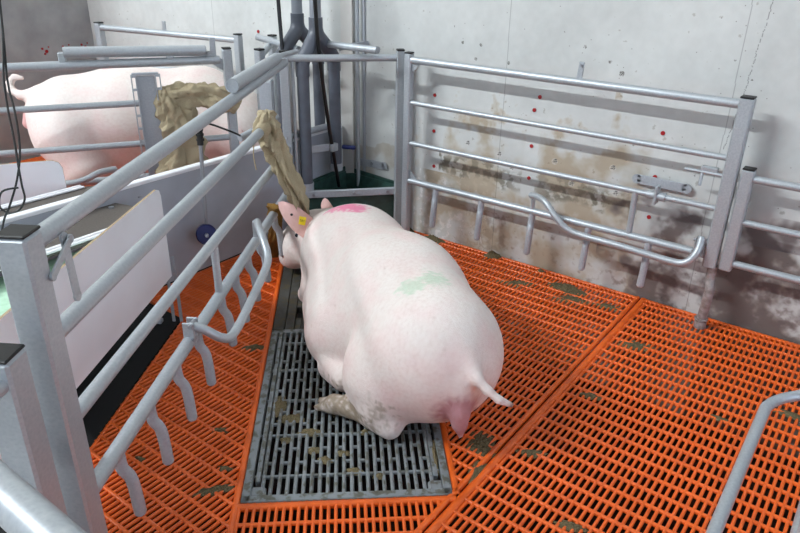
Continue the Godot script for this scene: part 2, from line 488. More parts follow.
func in_grate(x: float, z: float, grow: float) -> bool:
	var u := (x - G0.x) * GU.x + (z - G0.z) * GU.z
	var v := (x - G0.x) * GV.x + (z - G0.z) * GV.z
	return u > -grow and u < GW + grow and v < 1.95 + grow

func in_pit(x: float, z: float) -> bool:
	return z > 1.552 and (x + 2.444) * GN.x + (z - 1.552) * GN.z < 0.0

func inside_main(x: float, z: float) -> bool:
	return x > -2.77 and x < SEAM - 0.006 and z > 0.012 and z < 2.9 and not in_grate(x, z, 0.012) and not in_pit(x, z)

func inside_right(x: float, z: float) -> bool:
	return x > SEAM + 0.004 and x < 1.0 and z > 0.012 and z < 2.9

func inside_strip(x: float, z: float) -> bool:
	var u := (x - G0.x) * GU.x + (z - G0.z) * GU.z
	var v := (x - G0.x) * GV.x + (z - G0.z) * GV.z
	return u > -0.008 and u < GW + 0.01 and v < -0.003 and v > -0.55 and x < SEAM - 0.006

func inside_next(x: float, z: float) -> bool:
	return x > -5.44 and x < -2.83 and z > 0.012 and z < 2.9

func panel(called: String, label: String, inside: Callable, lo: Vector3, hi: Vector3, along: Vector3, across: Vector3, origin: Vector3, na: Array, nb: Array, pitch: float, rib: float, edges: Array) -> void:
	var root := thing(called, label, "floor panel", origin, "orange slatted floor panels")
	var st := tool()
	for i in range(na[0], na[1]):
		var p := origin + across * (pitch * i)
		for r in runs(inside, p, along, lo.x, hi.x):
			slat(st, p + along * r[0], p + along * r[1], 0.0115, 0.013)
	var slats := obj("slats", st, M.orange, root)
	slats.set_meta("kind", "stuff")
	st = tool()
	for i in range(nb[0], nb[1]):
		var p := origin + along * (rib * i)
		for r in runs(inside, p, across, lo.z, hi.z):
			slat(st, p + across * r[0], p + across * r[1], 0.0140, 0.013, 0.0008)
	var ribs := obj("cross_ribs", st, M.orange, root)
	ribs.set_meta("kind", "stuff")
	for e in edges:                       # a, b, width
		st = tool()
		slat(st, e[0], e[1], e[2], 0.020, 0.0015)
		obj("rim", st, M.orange, root)

func lump(called: String, c: Vector3, rx: float, rz: float, turn: float, h: float, sd: int, material: Material, label: String, category := "manure", group := "manure patches on the slats", sink := 0.006) -> void:
	var n := FastNoiseLite.new(); n.seed = sd; n.frequency = 14.0; n.fractal_octaves = 4
	var st := tool()
	var rings := 9
	var seg := 22
	var pts := []
	for i in rings + 1:
		var row := []
		for k in seg:
			var a := TAU * k / seg
			var t := float(i) / rings
			var rim: float = 1.0 + 0.55 * n.get_noise_2d(cos(a) * 0.09 + sd, sin(a) * 0.09)
			var q := Vector3(cos(a) * rx * t * rim, 0, sin(a) * rz * t * rim).rotated(UP, turn)
			var y := h * (1.0 - t * t) + h * 0.9 * n.get_noise_2d(q.x * 3.0 + c.x, q.z * 3.0 + c.z) * (1.0 - t * 0.7) - sink * t
			row.append(c + q + UP * maxf(y, -sink - 0.004))
		pts.append(row)
	for i in rings:
		for k in seg:
			var k2 := (k + 1) % seg
			var inside: Vector3 = c - UP * 0.2
			tri(st, pts[i][k], pts[i + 1][k], pts[i + 1][k2], inside)
			if i > 0:
				tri(st, pts[i][k], pts[i + 1][k2], pts[i][k2], inside)
	st.index()
	st.generate_normals()
	tag(obj(called, st, material), label, category, group)

# ------------------------------------------------------------------ bodies as a smooth union of tapered capsules
var ca := PackedVector3Array()
var cb := PackedVector3Array()
var cr := PackedFloat32Array()
var cs := PackedFloat32Array()
var ck := PackedFloat32Array()

func cap(a: Vector3, ra: float, b: Vector3, rb: float, k: float) -> void:
	ca.append(a); cb.append(b); cr.append(ra); cs.append(rb); ck.append(k)

func field(p: Vector3) -> float:
	var d := 1e9
	for i in ca.size():
		var a := ca[i]
		var ab := cb[i] - a
		var t := clampf((p - a).dot(ab) / maxf(ab.length_squared(), 1e-9), 0.0, 1.0)
		var e := p.distance_to(a + ab * t) - lerpf(cr[i], cs[i], t)
		var k := ck[i]
		var g := maxf(k - absf(d - e), 0.0) / k
		d = minf(d, e) - g * g * k * 0.25
	return d

func net(lo: Vector3, hi: Vector3, h: float, colour: Callable, st: SurfaceTool) -> void:
	var B := 4
	var nx := int(ceil((hi.x - lo.x) / h / B)) * B
	var ny := int(ceil((hi.y - lo.y) / h / B)) * B
	var nz := int(ceil((hi.z - lo.z) / h / B)) * B
	var sx := nx + 1
	var sxy := (nx + 1) * (ny + 1)
	var val := PackedFloat32Array()
	val.resize(sxy * (nz + 1))
	val.fill(99.0)
	var blocks := []
	for bz in nz / B:
		for by in ny / B:
			for bx in nx / B:
				var c := lo + Vector3(bx + 0.5, by + 0.5, bz + 0.5) * (h * B)
				if absf(field(c)) < h * B * 1.05:
					blocks.append(Vector3i(bx * B, by * B, bz * B))
	for b in blocks:
		for z in range(b.z, b.z + B + 1):
			for y in range(b.y, b.y + B + 1):
				for x in range(b.x, b.x + B + 1):
					var id: int = x + y * sx + z * sxy
					if val[id] > 98.0:
						val[id] = field(lo + Vector3(x, y, z) * h)
	var cell := {}
	var vs := PackedVector3Array()
	var off := [0, 1, sx, sx + 1, sxy, sxy + 1, sxy + sx, sxy + sx + 1]
	var cor := [Vector3(0, 0, 0), Vector3(1, 0, 0), Vector3(0, 1, 0), Vector3(1, 1, 0), Vector3(0, 0, 1), Vector3(1, 0, 1), Vector3(0, 1, 1), Vector3(1, 1, 1)]
	var ed := [[0, 1], [2, 3], [4, 5], [6, 7], [0, 2], [1, 3], [4, 6], [5, 7], [0, 4], [1, 5], [2, 6], [3, 7]]
	for b in blocks:
		for z in range(b.z, b.z + B):
			for y in range(b.y, b.y + B):
				for x in range(b.x, b.x + B):
					var id: int = x + y * sx + z * sxy
					var neg := 0
					for o in off:
						if val[id + o] < 0.0:
							neg += 1
					if neg == 0 or neg == 8:
						continue
					var sum := Vector3.ZERO
					var cnt := 0
					for e in ed:
						var v0 := val[id + off[e[0]]]
						var v1 := val[id + off[e[1]]]
						if (v0 < 0.0) != (v1 < 0.0):
							sum += (cor[e[0]] as Vector3).lerp(cor[e[1]], v0 / (v0 - v1))
							cnt += 1
					cell[id] = vs.size()
					vs.append(lo + (Vector3(x, y, z) + sum / cnt) * h)
	var ns := PackedVector3Array()
	ns.resize(vs.size())
	var faces := PackedInt32Array()
	for id in cell:
		var v0 := val[id]
		for ax in 3:
			var step: int = [1, sx, sxy][ax]
			var p1: int = [sx, sxy, 1][ax]
			var p2: int = [sxy, 1, sx][ax]
			var v1 := val[id + step]
			if (v0 < 0.0) == (v1 < 0.0):
				continue
			if not (cell.has(id - p1) and cell.has(id - p2) and cell.has(id - p1 - p2)):
				continue
			var q := [cell[id], cell[id - p1], cell[id - p1 - p2], cell[id - p2]]
			if v0 < 0.0:
				q.reverse()
			faces.append_array(PackedInt32Array([q[0], q[1], q[2], q[0], q[2], q[3]]))
	for i in range(0, faces.size(), 3):
		var n := (vs[faces[i + 2]] - vs[faces[i]]).cross(vs[faces[i + 1]] - vs[faces[i]])
		for j in 3:
			ns[faces[i + j]] += n
	for i in faces.size():
		var p := vs[faces[i]]
		st.set_color(colour.call(p))
		st.set_normal(ns[faces[i]].normalized())
		st.set_uv(Vector2(p.x, p.y))
		st.add_vertex(p)
	ca.clear(); cb.clear(); cr.clear(); cs.clear(); ck.clear()

var skin_noise := FastNoiseLite.new()

func blob(p: Vector3, c: Vector3, r: float) -> float:
	return clampf(1.0 - p.distance_to(c) / r, 0.0, 1.0)

const SKIN := Color(0.79, 0.725, 0.675)

func sow_colour(p: Vector3) -> Color:
	var n := skin_noise.get_noise_3d(p.x * 6.0, p.y * 6.0, p.z * 6.0)
	var f := skin_noise.get_noise_3d(p.x * 40.0, p.y * 40.0, p.z * 40.0)
	var c := SKIN.lerp(Color(0.79, 0.63, 0.60), clampf(0.25 + n * 0.9, 0.0, 0.7))
	# magenta stock marker across the shoulders, green on the loin
	var m := maxf(blob(p, Vector3(-1.915, 0.505, 1.00), 0.075), maxf(blob(p, Vector3(-1.865, 0.515, 0.99), 0.075), blob(p, Vector3(-1.975, 0.49, 1.02), 0.07) * 0.7))
	c = c.lerp(Color(0.80, 0.10, 0.30), clampf(m * 2.4 + f * 1.0 - 0.45, 0.0, 0.75) * float(m > 0.0))
	var g := maxf(blob(p, Vector3(-1.195, 0.51, 1.37), 0.085), blob(p, Vector3(-1.225, 0.505, 1.45), 0.075))
	c = c.lerp(Color(0.38, 0.62, 0.42), clampf(g * 1.6 + f * 0.9 - 0.35, 0.0, 0.5) * float(g > 0.0))
	# bare pink skin of the vulva and round the tail head
	var vu := blob(p, Vector3(-0.925, 0.16, 1.585), 0.115)
	c = c.lerp(Color(0.42, 0.19, 0.21), clampf(vu * 2.4 - 0.1 + f * 0.4, 0.0, 0.9) * float(vu > 0.0))
	# caked dirt on the hind foot, specks on the thigh
	var dirt := clampf(1.0 - absf(p.z - 1.665) / 0.09, 0.0, 1.0) * float(p.y < 0.10) * clampf((-1.19 - p.x) * 9.0, 0.0, 1.0) * float(p.x > -1.55)
	c = c.lerp(Color(0.22, 0.165, 0.095), clampf(dirt * 1.2 + f * 1.3 - 0.05, 0.0, 0.85) * float(dirt > 0.0))
	var th := blob(p, Vector3(-1.19, 0.12, 1.70), 0.10)
	c = c.lerp(Color(0.36, 0.30, 0.22), clampf(th * 1.5 + f * 2.2 - 0.8, 0.0, 0.7) * float(th > 0.0))
	c = c.lerp(Color(0.45, 0.30, 0.24), clampf(f * 3.0 - 1.75, 0.0, 0.3))
	c = c.lerp(Color(0.16, 0.10, 0.08), clampf(blob(p, Vector3(-0.785, 0.23, 1.494), 0.022) * 2.0, 0.0, 0.7))
	return c

func next_colour(p: Vector3) -> Color:
	var n := skin_noise.get_noise_3d(p.x * 6.0, p.y * 6.0, p.z * 6.0)
	var f := skin_noise.get_noise_3d(p.x * 40.0, p.y * 40.0, p.z * 40.0)
	var c := SKIN.lerp(Color(0.79, 0.63, 0.60), clampf(0.25 + n * 0.9, 0.0, 0.7))
	c = c.lerp(Color(0.75, 0.16, 0.18), clampf(blob(p, Vector3(-3.86, 0.87, 0.86), 0.07) * 2.6 + minf(f, 0.0) - 0.2, 0.0, 0.7))
	c = c.lerp(Color(0.66, 0.28, 0.28), clampf(blob(p, Vector3(-4.16, 0.60, 1.27), 0.09) * 2.0 - 0.2, 0.0, 0.7))
	return c

func ear(st: SurfaceTool, root_a: Vector3, root_b: Vector3, tip: Vector3, face: Vector3, colour: Color) -> void:
	var nu := 9
	var nv := 7
	for side in 2:
		var rows := []
		for i in nu + 1:
			var t := float(i) / nu
			var row := []
			for j in nv + 1:
				var s := float(j) / nv * 2.0 - 1.0
				var mid := (root_a + root_b) * 0.5
				var half := (root_b - root_a) * 0.5
				var wid := (1.0 + 0.35 * sin(t * PI * 0.8)) * pow(1.0 - t, 0.55)
				var p := mid.lerp(tip, t) + half * s * wid
				p += face * (0.018 * sin(t * PI) - 0.030 * (1.0 - s * s) * (1.0 - t)) + face * (0.003 if side == 0 else -0.003)
				row.append(p)
			rows.append(row)
		for i in nu:
			for j in nv:
				for q in [[0, 0, 1, 0, 1, 1], [0, 0, 1, 1, 0, 1]]:
					var p0: Vector3 = rows[i + q[0]][j + q[1]]
					var p1: Vector3 = rows[i + q[2]][j + q[3]]
					var p2: Vector3 = rows[i + q[4]][j + q[5]]
					var nn := (p1 - p0).cross(p2 - p0).normalized()
					var want := face if side == 0 else -face
					var flip := nn.dot(want) < 0.0
					if flip:
						nn = -nn
					for p in ([p0, p1, p2] if flip else [p0, p2, p1]):
						st.set_color(colour)
						st.set_normal(nn)
						st.set_uv(Vector2.ZERO)
						st.add_vertex(p)

# ------------------------------------------------------------------ cloth lofted along a path, with folds
func cloth(st: SurfaceTool, path: Array, ax: Array, wide: Array, thick: Array, folds: int, sd: int) -> void:
	var n := FastNoiseLite.new(); n.seed = sd; n.frequency = 3.0
	var seg := 56
	var pts := spline(path, 16)
	var n2 := FastNoiseLite.new(); n2.seed = sd + 50; n2.frequency = 9.0
	var rows := []
	for i in pts.size():
		var t := float(i) / (pts.size() - 1) * (path.size() - 1)
		var k := mini(int(t), path.size() - 2)
		var fr := t - k
		var a: Vector3 = (ax[0] as Vector3)
		var d: Vector3 = (pts[mini(i + 1, pts.size() - 1)] - pts[maxi(i - 1, 0)]).normalized()
		a = (a - d * a.dot(d)).normalized()
		var b := d.cross(a)
		var w := lerpf(wide[k], wide[k + 1], fr)
		var h := lerpf(thick[k], thick[k + 1], fr)
		var row := []
		for s in seg:
			var th := TAU * s / seg
			var rr: float = 1.0 + 0.22 * sin(folds * th + t * 1.7 + sd) + 0.10 * sin((folds * 2 + 1) * th - t * 2.3) + 0.60 * n.get_noise_3d(cos(th) * 0.3, sin(th) * 0.3, t * 0.35) + 0.22 * n2.get_noise_3d(cos(th) * 0.3, sin(th) * 0.3, t * 0.25)
			row.append(pts[i] + a * cos(th) * w * rr + b * sin(th) * h * rr)
		rows.append(row)
	for i in rows.size() - 1:
		for s in seg:
			var s2 := (s + 1) % seg
			tri(st, rows[i][s], rows[i + 1][s], rows[i + 1][s2], pts[i])
			tri(st, rows[i][s], rows[i + 1][s2], rows[i][s2], pts[i])
	for e in [0, rows.size() - 1]:
		for s in seg:
			tri(st, rows[e][s], rows[e][(s + 1) % seg], pts[e], pts[rows.size() / 2])

func smooth(st: SurfaceTool) -> SurfaceTool:
	st.index()
	var mesh := st.commit()
	var md := mesh.surface_get_arrays(0)
	# weld equal positions so that folds shade softly
	var vv: PackedVector3Array = md[Mesh.ARRAY_VERTEX]
	var ix: PackedInt32Array = md[Mesh.ARRAY_INDEX]
	var key := {}
	var nn := {}
	for i in range(0, ix.size(), 3):
		var n := (vv[ix[i + 2]] - vv[ix[i]]).cross(vv[ix[i + 1]] - vv[ix[i]])
		for j in 3:
			var k := Vector3i((vv[ix[i + j]] * 20000.0).round())
			nn[k] = nn.get(k, Vector3.ZERO) + n
	var o := tool()
	for i in ix.size():
		var p := vv[ix[i]]
		vert(o, p, (nn[Vector3i((p * 20000.0).round())] as Vector3).normalized())
	return o

# ------------------------------------------------------------------ lamps
func lamp(at: Vector3, energy: float, label: String) -> void:
	var root := thing("fluorescent_lamp", label, "lamp", at, "fluorescent lamps under the ceiling")
	# the fitting is tilted towards the pens
	var nn := Vector3(0, -0.64, -0.7684)
	var ww := Vector3.RIGHT.cross(nn)
	var st := tool()
	obox(st, at - nn * 0.055, Vector3.RIGHT, nn, ww, Vector3(1.56, 0.07, 0.16), 0.012)
	obj("housing", st, M.lamp_housing, root)
	for q in [-0.04, 0.04]:
		st = tool()
		tube(st, [at + Vector3(-0.75, 0, 0) + ww * q, at + Vector3(0.75, 0, 0) + ww * q], 0.013, 12)
		obj("light_tube", st, M.lamp_tube, root)
	for x in [-0.6, 0.6]:
		st = tool()
		tube(st, [at - nn * 0.08 + Vector3(x, 0, 0), Vector3(at.x + x, 7.3, at.z + 0.06)], 0.006, 8)
		obj("hanger", st, M.zinc, root)
	var l := AreaLight3D.new()
	l.name = "tube_light"
	root.add_child(l)
	l.transform = Transform3D(Basis(Vector3.RIGHT, -Vector3.RIGHT.cross(nn), -nn), nn * 0.018)
	l.area_size = Vector2(1.5, 0.12)
	l.light_energy = energy
	l.light_color = Color(0.95, 0.98, 1.0)
	l.shadow_enabled = true
	l.area_range = 30.0

# ------------------------------------------------------------------ scene
func _ready() -> void:
	rng.seed = 77
	skin_noise.seed = 3
	skin_noise.frequency = 1.0
	skin_noise.fractal_octaves = 3

	var cam := Camera3D.new()
	cam.name = "camera"
	add_child(cam)
	var yaw := deg_to_rad(-36.133)
	var pitch := deg_to_rad(25.348)
	var roll := deg_to_rad(1.145)
	var fwd := Vector3(sin(yaw) * cos(pitch), -sin(pitch), -cos(yaw) * cos(pitch))
	var right := Vector3(cos(yaw), 0, sin(yaw))
	var up := right.cross(fwd)
	var r2 := right * cos(roll) + up * sin(roll)
	var u2 := up * cos(roll) - right * sin(roll)
	cam.transform = Transform3D(Basis(r2, u2, -fwd), Vector3(0, 1.6, 3.207))
	cam.fov = rad_to_deg(2.0 * atan(266.5 / 689.37))
	cam.near = 0.05
	cam.current = true

	var env := Environment.new()
	env.background_mode = Environment.BG_SKY
	var sky := Sky.new()
	var sm := ProceduralSkyMaterial.new()
	sm.sky_top_color = Color(0.80, 0.88, 1.0)
	sm.sky_horizon_color = Color(0.91, 0.94, 0.98)
	sm.ground_horizon_color = Color(0.60, 0.60, 0.58)
	sm.ground_bottom_color = Color(0.45, 0.45, 0.43)
	sky.sky_material = sm
	env.sky = sky
	env.background_energy_multiplier = 8.4
	env.tonemap_mode = Environment.TONE_MAPPER_LINEAR
	env.tonemap_exposure = 0.60
	env.sdfgi_enabled = true
	env.ssao_enabled = true
	env.ssil_enabled = true
	var we := WorldEnvironment.new()
	we.name = "world"
	we.environment = env
	add_child(we)

	make_materials()
	lamp(Vector3(-8.3, 7.0, 7.0), LAMP, "white twin-tube fluorescent lamp at the outer end of the row over the walkway")
	lamp(Vector3(-6.7, 7.0, 7.0), LAMP, "white twin-tube fluorescent lamp in the middle of the row over the walkway")
	lamp(Vector3(-5.1, 7.0, 7.0), LAMP, "white twin-tube fluorescent lamp at the inner end of the row over the walkway")

	build_room()
	build_floor()
	build_crate()
	build_corner()
	build_next_pen()
	build_sow()
	build_next_sow()
	build_details()

func build_room() -> void:
	# a wide, high barn: the pens stand along its back wall, daylight enters by the windows across the hall
	var x0 := -11.0
	var x1 := 5.6
	var z1 := 12.0
	var top := 7.3
	var px := -5.46
	var st := tool()
	# back wall: the face carries its own uv so that the marks sit where they are
	var face := [Vector3(px, -0.6, 0), Vector3(x1, -0.6, 0), Vector3(x1, top, 0), Vector3(px, top, 0)]
	for q in [0, 2, 1, 0, 3, 2]:
		var p: Vector3 = face[q]
		st.set_normal(Vector3(0, 0, 1))
		st.set_uv(Vector2((p.x + 5.46) / 6.36, 1.0 - p.y / 2.2))
		st.add_vertex(p)
	var rest := tool()
	box(rest, Vector3(x0 - 0.2, -0.6, -0.2), Vector3(x1 + 0.2, top, -0.001))
	var wm := StandardMaterial3D.new()
	wm.resource_name = "concrete_wall"
	wm.albedo_texture = wall_texture()
	wm.texture_repeat = false
	wm.roughness = 0.88
	M["concrete_wall"] = wm
	var wb := struct("wall_back", st, wm)
	obj("wall_core", rest, M.concrete_plain, wb)
	for p in [[-2.126, 0.83], [-2.123, 0.63], [-2.113, 0.427], [-1.498, 0.905], [-1.521, 0.837], [-1.517, 0.652], [-1.513, 0.48], [-0.875, 0.827], [-0.874, 0.619], [-0.868, 0.42], [-3.509, 1.05], [-3.70, 0.845]]:
		var d := tool()
		disc(d, Vector3(p[0], p[1], 0.001), Vector3(0, 0, 1), 0.010, 0.006, 12)
		obj("red_plug", d, M.red_plug, wb)
	# dark dividing wall beyond the second pen
	st = tool()
	box(st, Vector3(px - 0.15, -0.6, 0), Vector3(px, 2.1, 3.0))
	var wd := struct("wall_divider", st, M.concrete_dark)
	for z in [0.401, 0.235, 0.079]:
		var d := tool()
		for k in 4:
			disc(d, Vector3(px + 0.001, 0.775 + [0.0, 0.022, -0.018, 0.03][k], z + [0.0, 0.03, 0.015, -0.02][k]), Vector3(1, 0, 0), [0.013, 0.009, 0.008, 0.006][k], 0.004, 9)
		obj("red_spot", d, M.red_plug, wd)
	st = tool()
	box(st, Vector3(x0 - 0.2, -0.6, 0), Vector3(x0, top, z1))
	struct("wall_left", st, M.concrete_plain)
	var rz := [0.5, 2.0, 3.5, 5.0]
	st = tool()
	box(st, Vector3(x1, -0.6, 0), Vector3(x1 + 0.2, 1.0, z1))
	box(st, Vector3(x1, 5.7, 0), Vector3(x1 + 0.2, top, z1))
	box(st, Vector3(x1, 1.0, 0), Vector3(x1 + 0.2, 5.7, rz[0]))
	box(st, Vector3(x1, 1.0, rz[3]), Vector3(x1 + 0.2, 5.7, z1))
	for k in [1, 2]:
		box(st, Vector3(x1, 1.0, rz[k] - 0.15), Vector3(x1 + 0.2, 5.7, rz[k] + 0.15))
	struct("wall_right", st, M.concrete_plain)
	for k in 3:
		var a: float = rz[k] + (0.15 if k > 0 else 0.0)
		var b: float = rz[k + 1] - (0.15 if k < 2 else 0.0)
		st = tool()
		for y in [1.03, 5.67]:
			box(st, Vector3(x1 + 0.06, y - 0.03, a), Vector3(x1 + 0.12, y + 0.03, b), 0.004)
		for z in [a + 0.03, b - 0.03]:
			box(st, Vector3(x1 + 0.06, 1.06, z - 0.03), Vector3(x1 + 0.12, 5.64, z + 0.03), 0.004)
		var wr := struct("window_%d" % (k + 5), st, M.window_frame)
		var pr := tool()
		box(pr, Vector3(x1 + 0.087, 1.06, a + 0.06), Vector3(x1 + 0.093, 5.64, b - 0.06))
		obj("pane", pr, M.glass, wr)
	# the wall across the hall with its windows
	var wy0 := 2.2
	var wy1 := 4.2
	var n := 4
	var step := (x1 - x0) / n
	st = tool()
	box(st, Vector3(x0, -0.6, z1), Vector3(x1, wy0, z1 + 0.2))
	box(st, Vector3(x0, wy1, z1), Vector3(x1, top, z1 + 0.2))
	for k in n + 1:
		box(st, Vector3(maxf(x0, x0 + step * k - 0.25), wy0, z1), Vector3(minf(x1, x0 + step * k + 0.25), wy1, z1 + 0.2))
	struct("wall_front", st, M.concrete_plain)
	for k in n:
		var a := x0 + step * k + 0.25
		var b := x0 + step * (k + 1) - 0.25
		st = tool()
		for y in [wy0 + 0.03, wy1 - 0.03]:
			box(st, Vector3(a, y - 0.03, z1 + 0.06), Vector3(b, y + 0.03, z1 + 0.12), 0.004)
		for x in [a + 0.03, (a + b) * 0.5, b - 0.03]:
			box(st, Vector3(x - 0.03, wy0 + 0.06, z1 + 0.06), Vector3(x + 0.03, wy1 - 0.06, z1 + 0.12), 0.004)
		var wn := struct("window_%d" % (k + 1), st, M.window_frame)
		for h in 2:
			var p := tool()
			var pa := a + 0.06 if h == 0 else (a + b) * 0.5 + 0.03
			var pb := (a + b) * 0.5 - 0.03 if h == 0 else b - 0.06
			box(p, Vector3(pa, wy0 + 0.06, z1 + 0.087), Vector3(pb, wy1 - 0.06, z1 + 0.093))
			obj("pane", p, M.glass, wn)
	st = tool()
	box(st, Vector3(x0 - 0.2, top, -0.2), Vector3(x1 + 0.2, top + 0.15, z1 + 0.2))
	struct("ceiling", st, M.ceiling)
	# slurry pit under the slats and the walkway in front of the pens
	st = tool()
	box(st, Vector3(x0, -0.75, 0), Vector3(x1, -0.6, z1))
	var fl := struct("floor", st, M.pit)
	for e in [[Vector3(x0, -0.6, 3.05), Vector3(x1, 0.0, z1)], [Vector3(1.02, -0.6, 0), Vector3(x1, 0.0, 3.05)], [Vector3(x0, -0.6, 0), Vector3(px - 0.15, 0.0, 3.05)]]:
		st = tool()
		box(st, e[0], e[1])
		obj("walkway", st, M.concrete_plain, fl)

func build_floor() -> void:
	var X := Vector3.RIGHT
	var Z := Vector3(0, 0, 1)
	var gp := func(u: float, v: float) -> Vector3: return G0 + GU * u + GV * v
	var pit_a := Vector3(-2.444, 0, 1.552)
	panel("slatted_panel", "orange plastic slatted floor panel under the lying sow, cut around the iron grate", inside_main, Vector3(0, 0, -1.95), Vector3(2.9, 0, 0.0), Z, X, Vector3(SEAM - 0.02, 0, 0), [-86, 0], [1, 44], 0.0225, 0.0665, [
		[Vector3(SEAM - 0.015, 0, 0.01), Vector3(SEAM - 0.015, 0, 2.3), 0.022],
		[gp.call(-0.013, -0.6), gp.call(-0.013, 1.95), 0.024],
		[gp.call(GW + 0.013, 0.0), gp.call(GW + 0.013, 1.95), 0.024],
		[Vector3(-2.77, 0, 0.022), Vector3(SEAM - 0.006, 0, 0.022), 0.022],
		[Vector3(-2.772, 0, 0.02), Vector3(-2.772, 0, 1.55), 0.02],
		[Vector3(-2.78, 0, 1.545), pit_a, 0.014],
		[pit_a + GN * 0.006, pit_a - GD * 1.3 + GN * 0.006, 0.014]])
	panel("slatted_panel", "orange plastic slatted floor panel beside the long seam, clear of the sow", inside_right, Vector3(0, 0, 0.0), Vector3(2.9, 0, 1.85), Z, X, Vector3(SEAM + 0.016, 0, 0), [1, 82], [1, 44], 0.0225, 0.0665, [
		[Vector3(SEAM + 0.018, 0, 0.01), Vector3(SEAM + 0.018, 0, 2.9), 0.032],
		[Vector3(SEAM + 0.004, 0, 0.022), Vector3(1.0, 0, 0.022), 0.022],
		[Vector3(0.995, 0, 0.02), Vector3(0.995, 0, 2.9), 0.02]])
	panel("slatted_panel", "short orange slatted floor strip along the end of the iron grate", inside_strip, Vector3(-0.52, 0, 0), Vector3(0.027, 0, GW), GV, GU, G0 - GV * 0.030, [0, 30], [-8, 0], 0.023, 0.058, [
		[gp.call(-0.012, -0.014), gp.call(GW + 0.008, -0.014), 0.026]])
	panel("slatted_panel", "orange slatted floor panel under the standing sow behind the grey partition", inside_next, Vector3(0, 0, -2.63), Vector3(2.9, 0, 0.0), Z, X, Vector3(-2.84, 0, 0), [-116, 0], [1, 44], 0.0225, 0.0665, [
		[Vector3(-2.84, 0, 0.02), Vector3(-2.84, 0, 2.9), 0.02]])
	# dark rubber mat of the piglet creep
	var st := tool()
	var tri_pts := [Vector3(-2.775, -0.004, 1.56), pit_a + Vector3(-0.01, -0.004, 0.006), Vector3(-1.63, -0.004, 2.83), Vector3(-2.775, -0.004, 2.83)]
	quad(st, tri_pts[0], tri_pts[1], tri_pts[2], tri_pts[3], Vector3(-2.4, -1, 2.2))
	quad(st, tri_pts[0] - UP * 0.02, tri_pts[1] - UP * 0.02, tri_pts[2] - UP * 0.02, tri_pts[3] - UP * 0.02, Vector3(-2.4, 1, 2.2))
	for k in 4:
		var a: Vector3 = tri_pts[k]
		var b: Vector3 = tri_pts[(k + 1) % 4]
		quad(st, a, b, b - UP * 0.02, a - UP * 0.02, Vector3(-2.4, -0.01, 2.3))
	tag(obj("rubber_mat", st, M.black_mat), "black rubber mat on the creep floor below the white board", "mat")

	# iron grate
	var root := thing("iron_grate", "grey cast iron floor grate behind the sow's rump, soiled with dung", "grate", gp.call(GW * 0.5, 0.5))
	for e in [[0.0, 0.028, 0.0, GL, 0.03], [GW - 0.028, GW, 0.0, GL, 0.03], [0.0, GW, 0.0, 0.03, 0.03], [0.0, GW, GL - 0.028, GL, 0.03]]:
		st = tool()
		obox(st, gp.call((e[0] + e[1]) * 0.5, (e[2] + e[3]) * 0.5) - UP * 0.013, GU, UP, GV, Vector3(e[1] - e[0], e[4], e[3] - e[2]), 0.003)
		obj("frame_bar", st, M.iron, root)
	for e in [[0.028, 0.052], [GW - 0.052, GW - 0.030]]:
		st = tool()
		obox(st, gp.call((e[0] + e[1]) * 0.5 + (0.004 if e[0] < 0.1 else -0.004), GL * 0.5 + 0.04) - UP * 0.015, GU, UP, GV, Vector3(0.016, 0.03, GL - 0.10), 0.002)
		obj("side_bar", st, M.iron, root)
	for e in [[0.05, 0.045], [GW - 0.05, 0.045]]:
		st = tool()
		obox(st, gp.call(e[0], e[1]) - UP * 0.012, GU, UP, GV, Vector3(0.05, 0.03, 0.05), 0.008)
		obj("corner_boss", st, M.iron, root)
	var pitch := 0.0262
	var nb := 22
	for i in nb:
		st = tool()
		slat(st, gp.call(0.062 + i * pitch, 0.028), gp.call(0.062 + i * pitch, GL - 0.026), 0.0135, 0.015)
		obj("slat", st, M.iron, root)
	for v in [0.118, 0.325, 0.532, 0.74, 0.948]:
		st = tool()
		slat(st, gp.call(0.03, v), gp.call(GW - 0.03, v), 0.008, 0.014, -0.001)
		obj("cross_bar", st, M.iron, root)
	st = tool()
	for i in nb - 1:
		for v in [0.118, 0.325, 0.532, 0.74]:
			var t: float = v + (0.065 if i % 2 == 0 else 0.135)
			slat(st, gp.call(0.062 + i * pitch, t), gp.call(0.062 + (i + 1) * pitch, t), 0.009, 0.013, -0.001)
	obj("bridges", st, M.iron, root).set_meta("kind", "stuff")
	# plate in front of it
	root = thing("iron_plate", "dark soiled iron floor plate with short slots under the sow's chest", "floor plate", gp.call(GW * 0.5, 1.5))
	var v0 := GL + 0.004
	var cols := [0.0, 0.055, 0.10, 0.128, 0.30, 0.328, 0.50, 0.528, GW]
	for k in cols.size() - 1:
		if cols[k + 1] - cols[k] < 0.03 and k > 1:
			# a row of slots: bridges remain between them
			var v := v0
			var n := 0
			while v < 1.95:
				st = tool()
				var e := minf(v + 0.105, 1.95)
				obox(st, gp.call((cols[k] + cols[k + 1]) * 0.5, (v + e) * 0.5) - UP * 0.018, GU, UP, GV, Vector3(cols[k + 1] - cols[k], 0.03, e - v), 0.001)
				obj("bridge", st, M.iron_plate, root)
				v += 0.208
		else:
			st = tool()
			obox(st, gp.call((cols[k] + cols[k + 1]) * 0.5, (v0 + 1.95) * 0.5) - UP * 0.018, GU, UP, GV, Vector3(cols[k + 1] - cols[k] - 0.002, 0.032, 1.95 - v0), 0.003)
			obj("web", st, M.iron_plate, root)

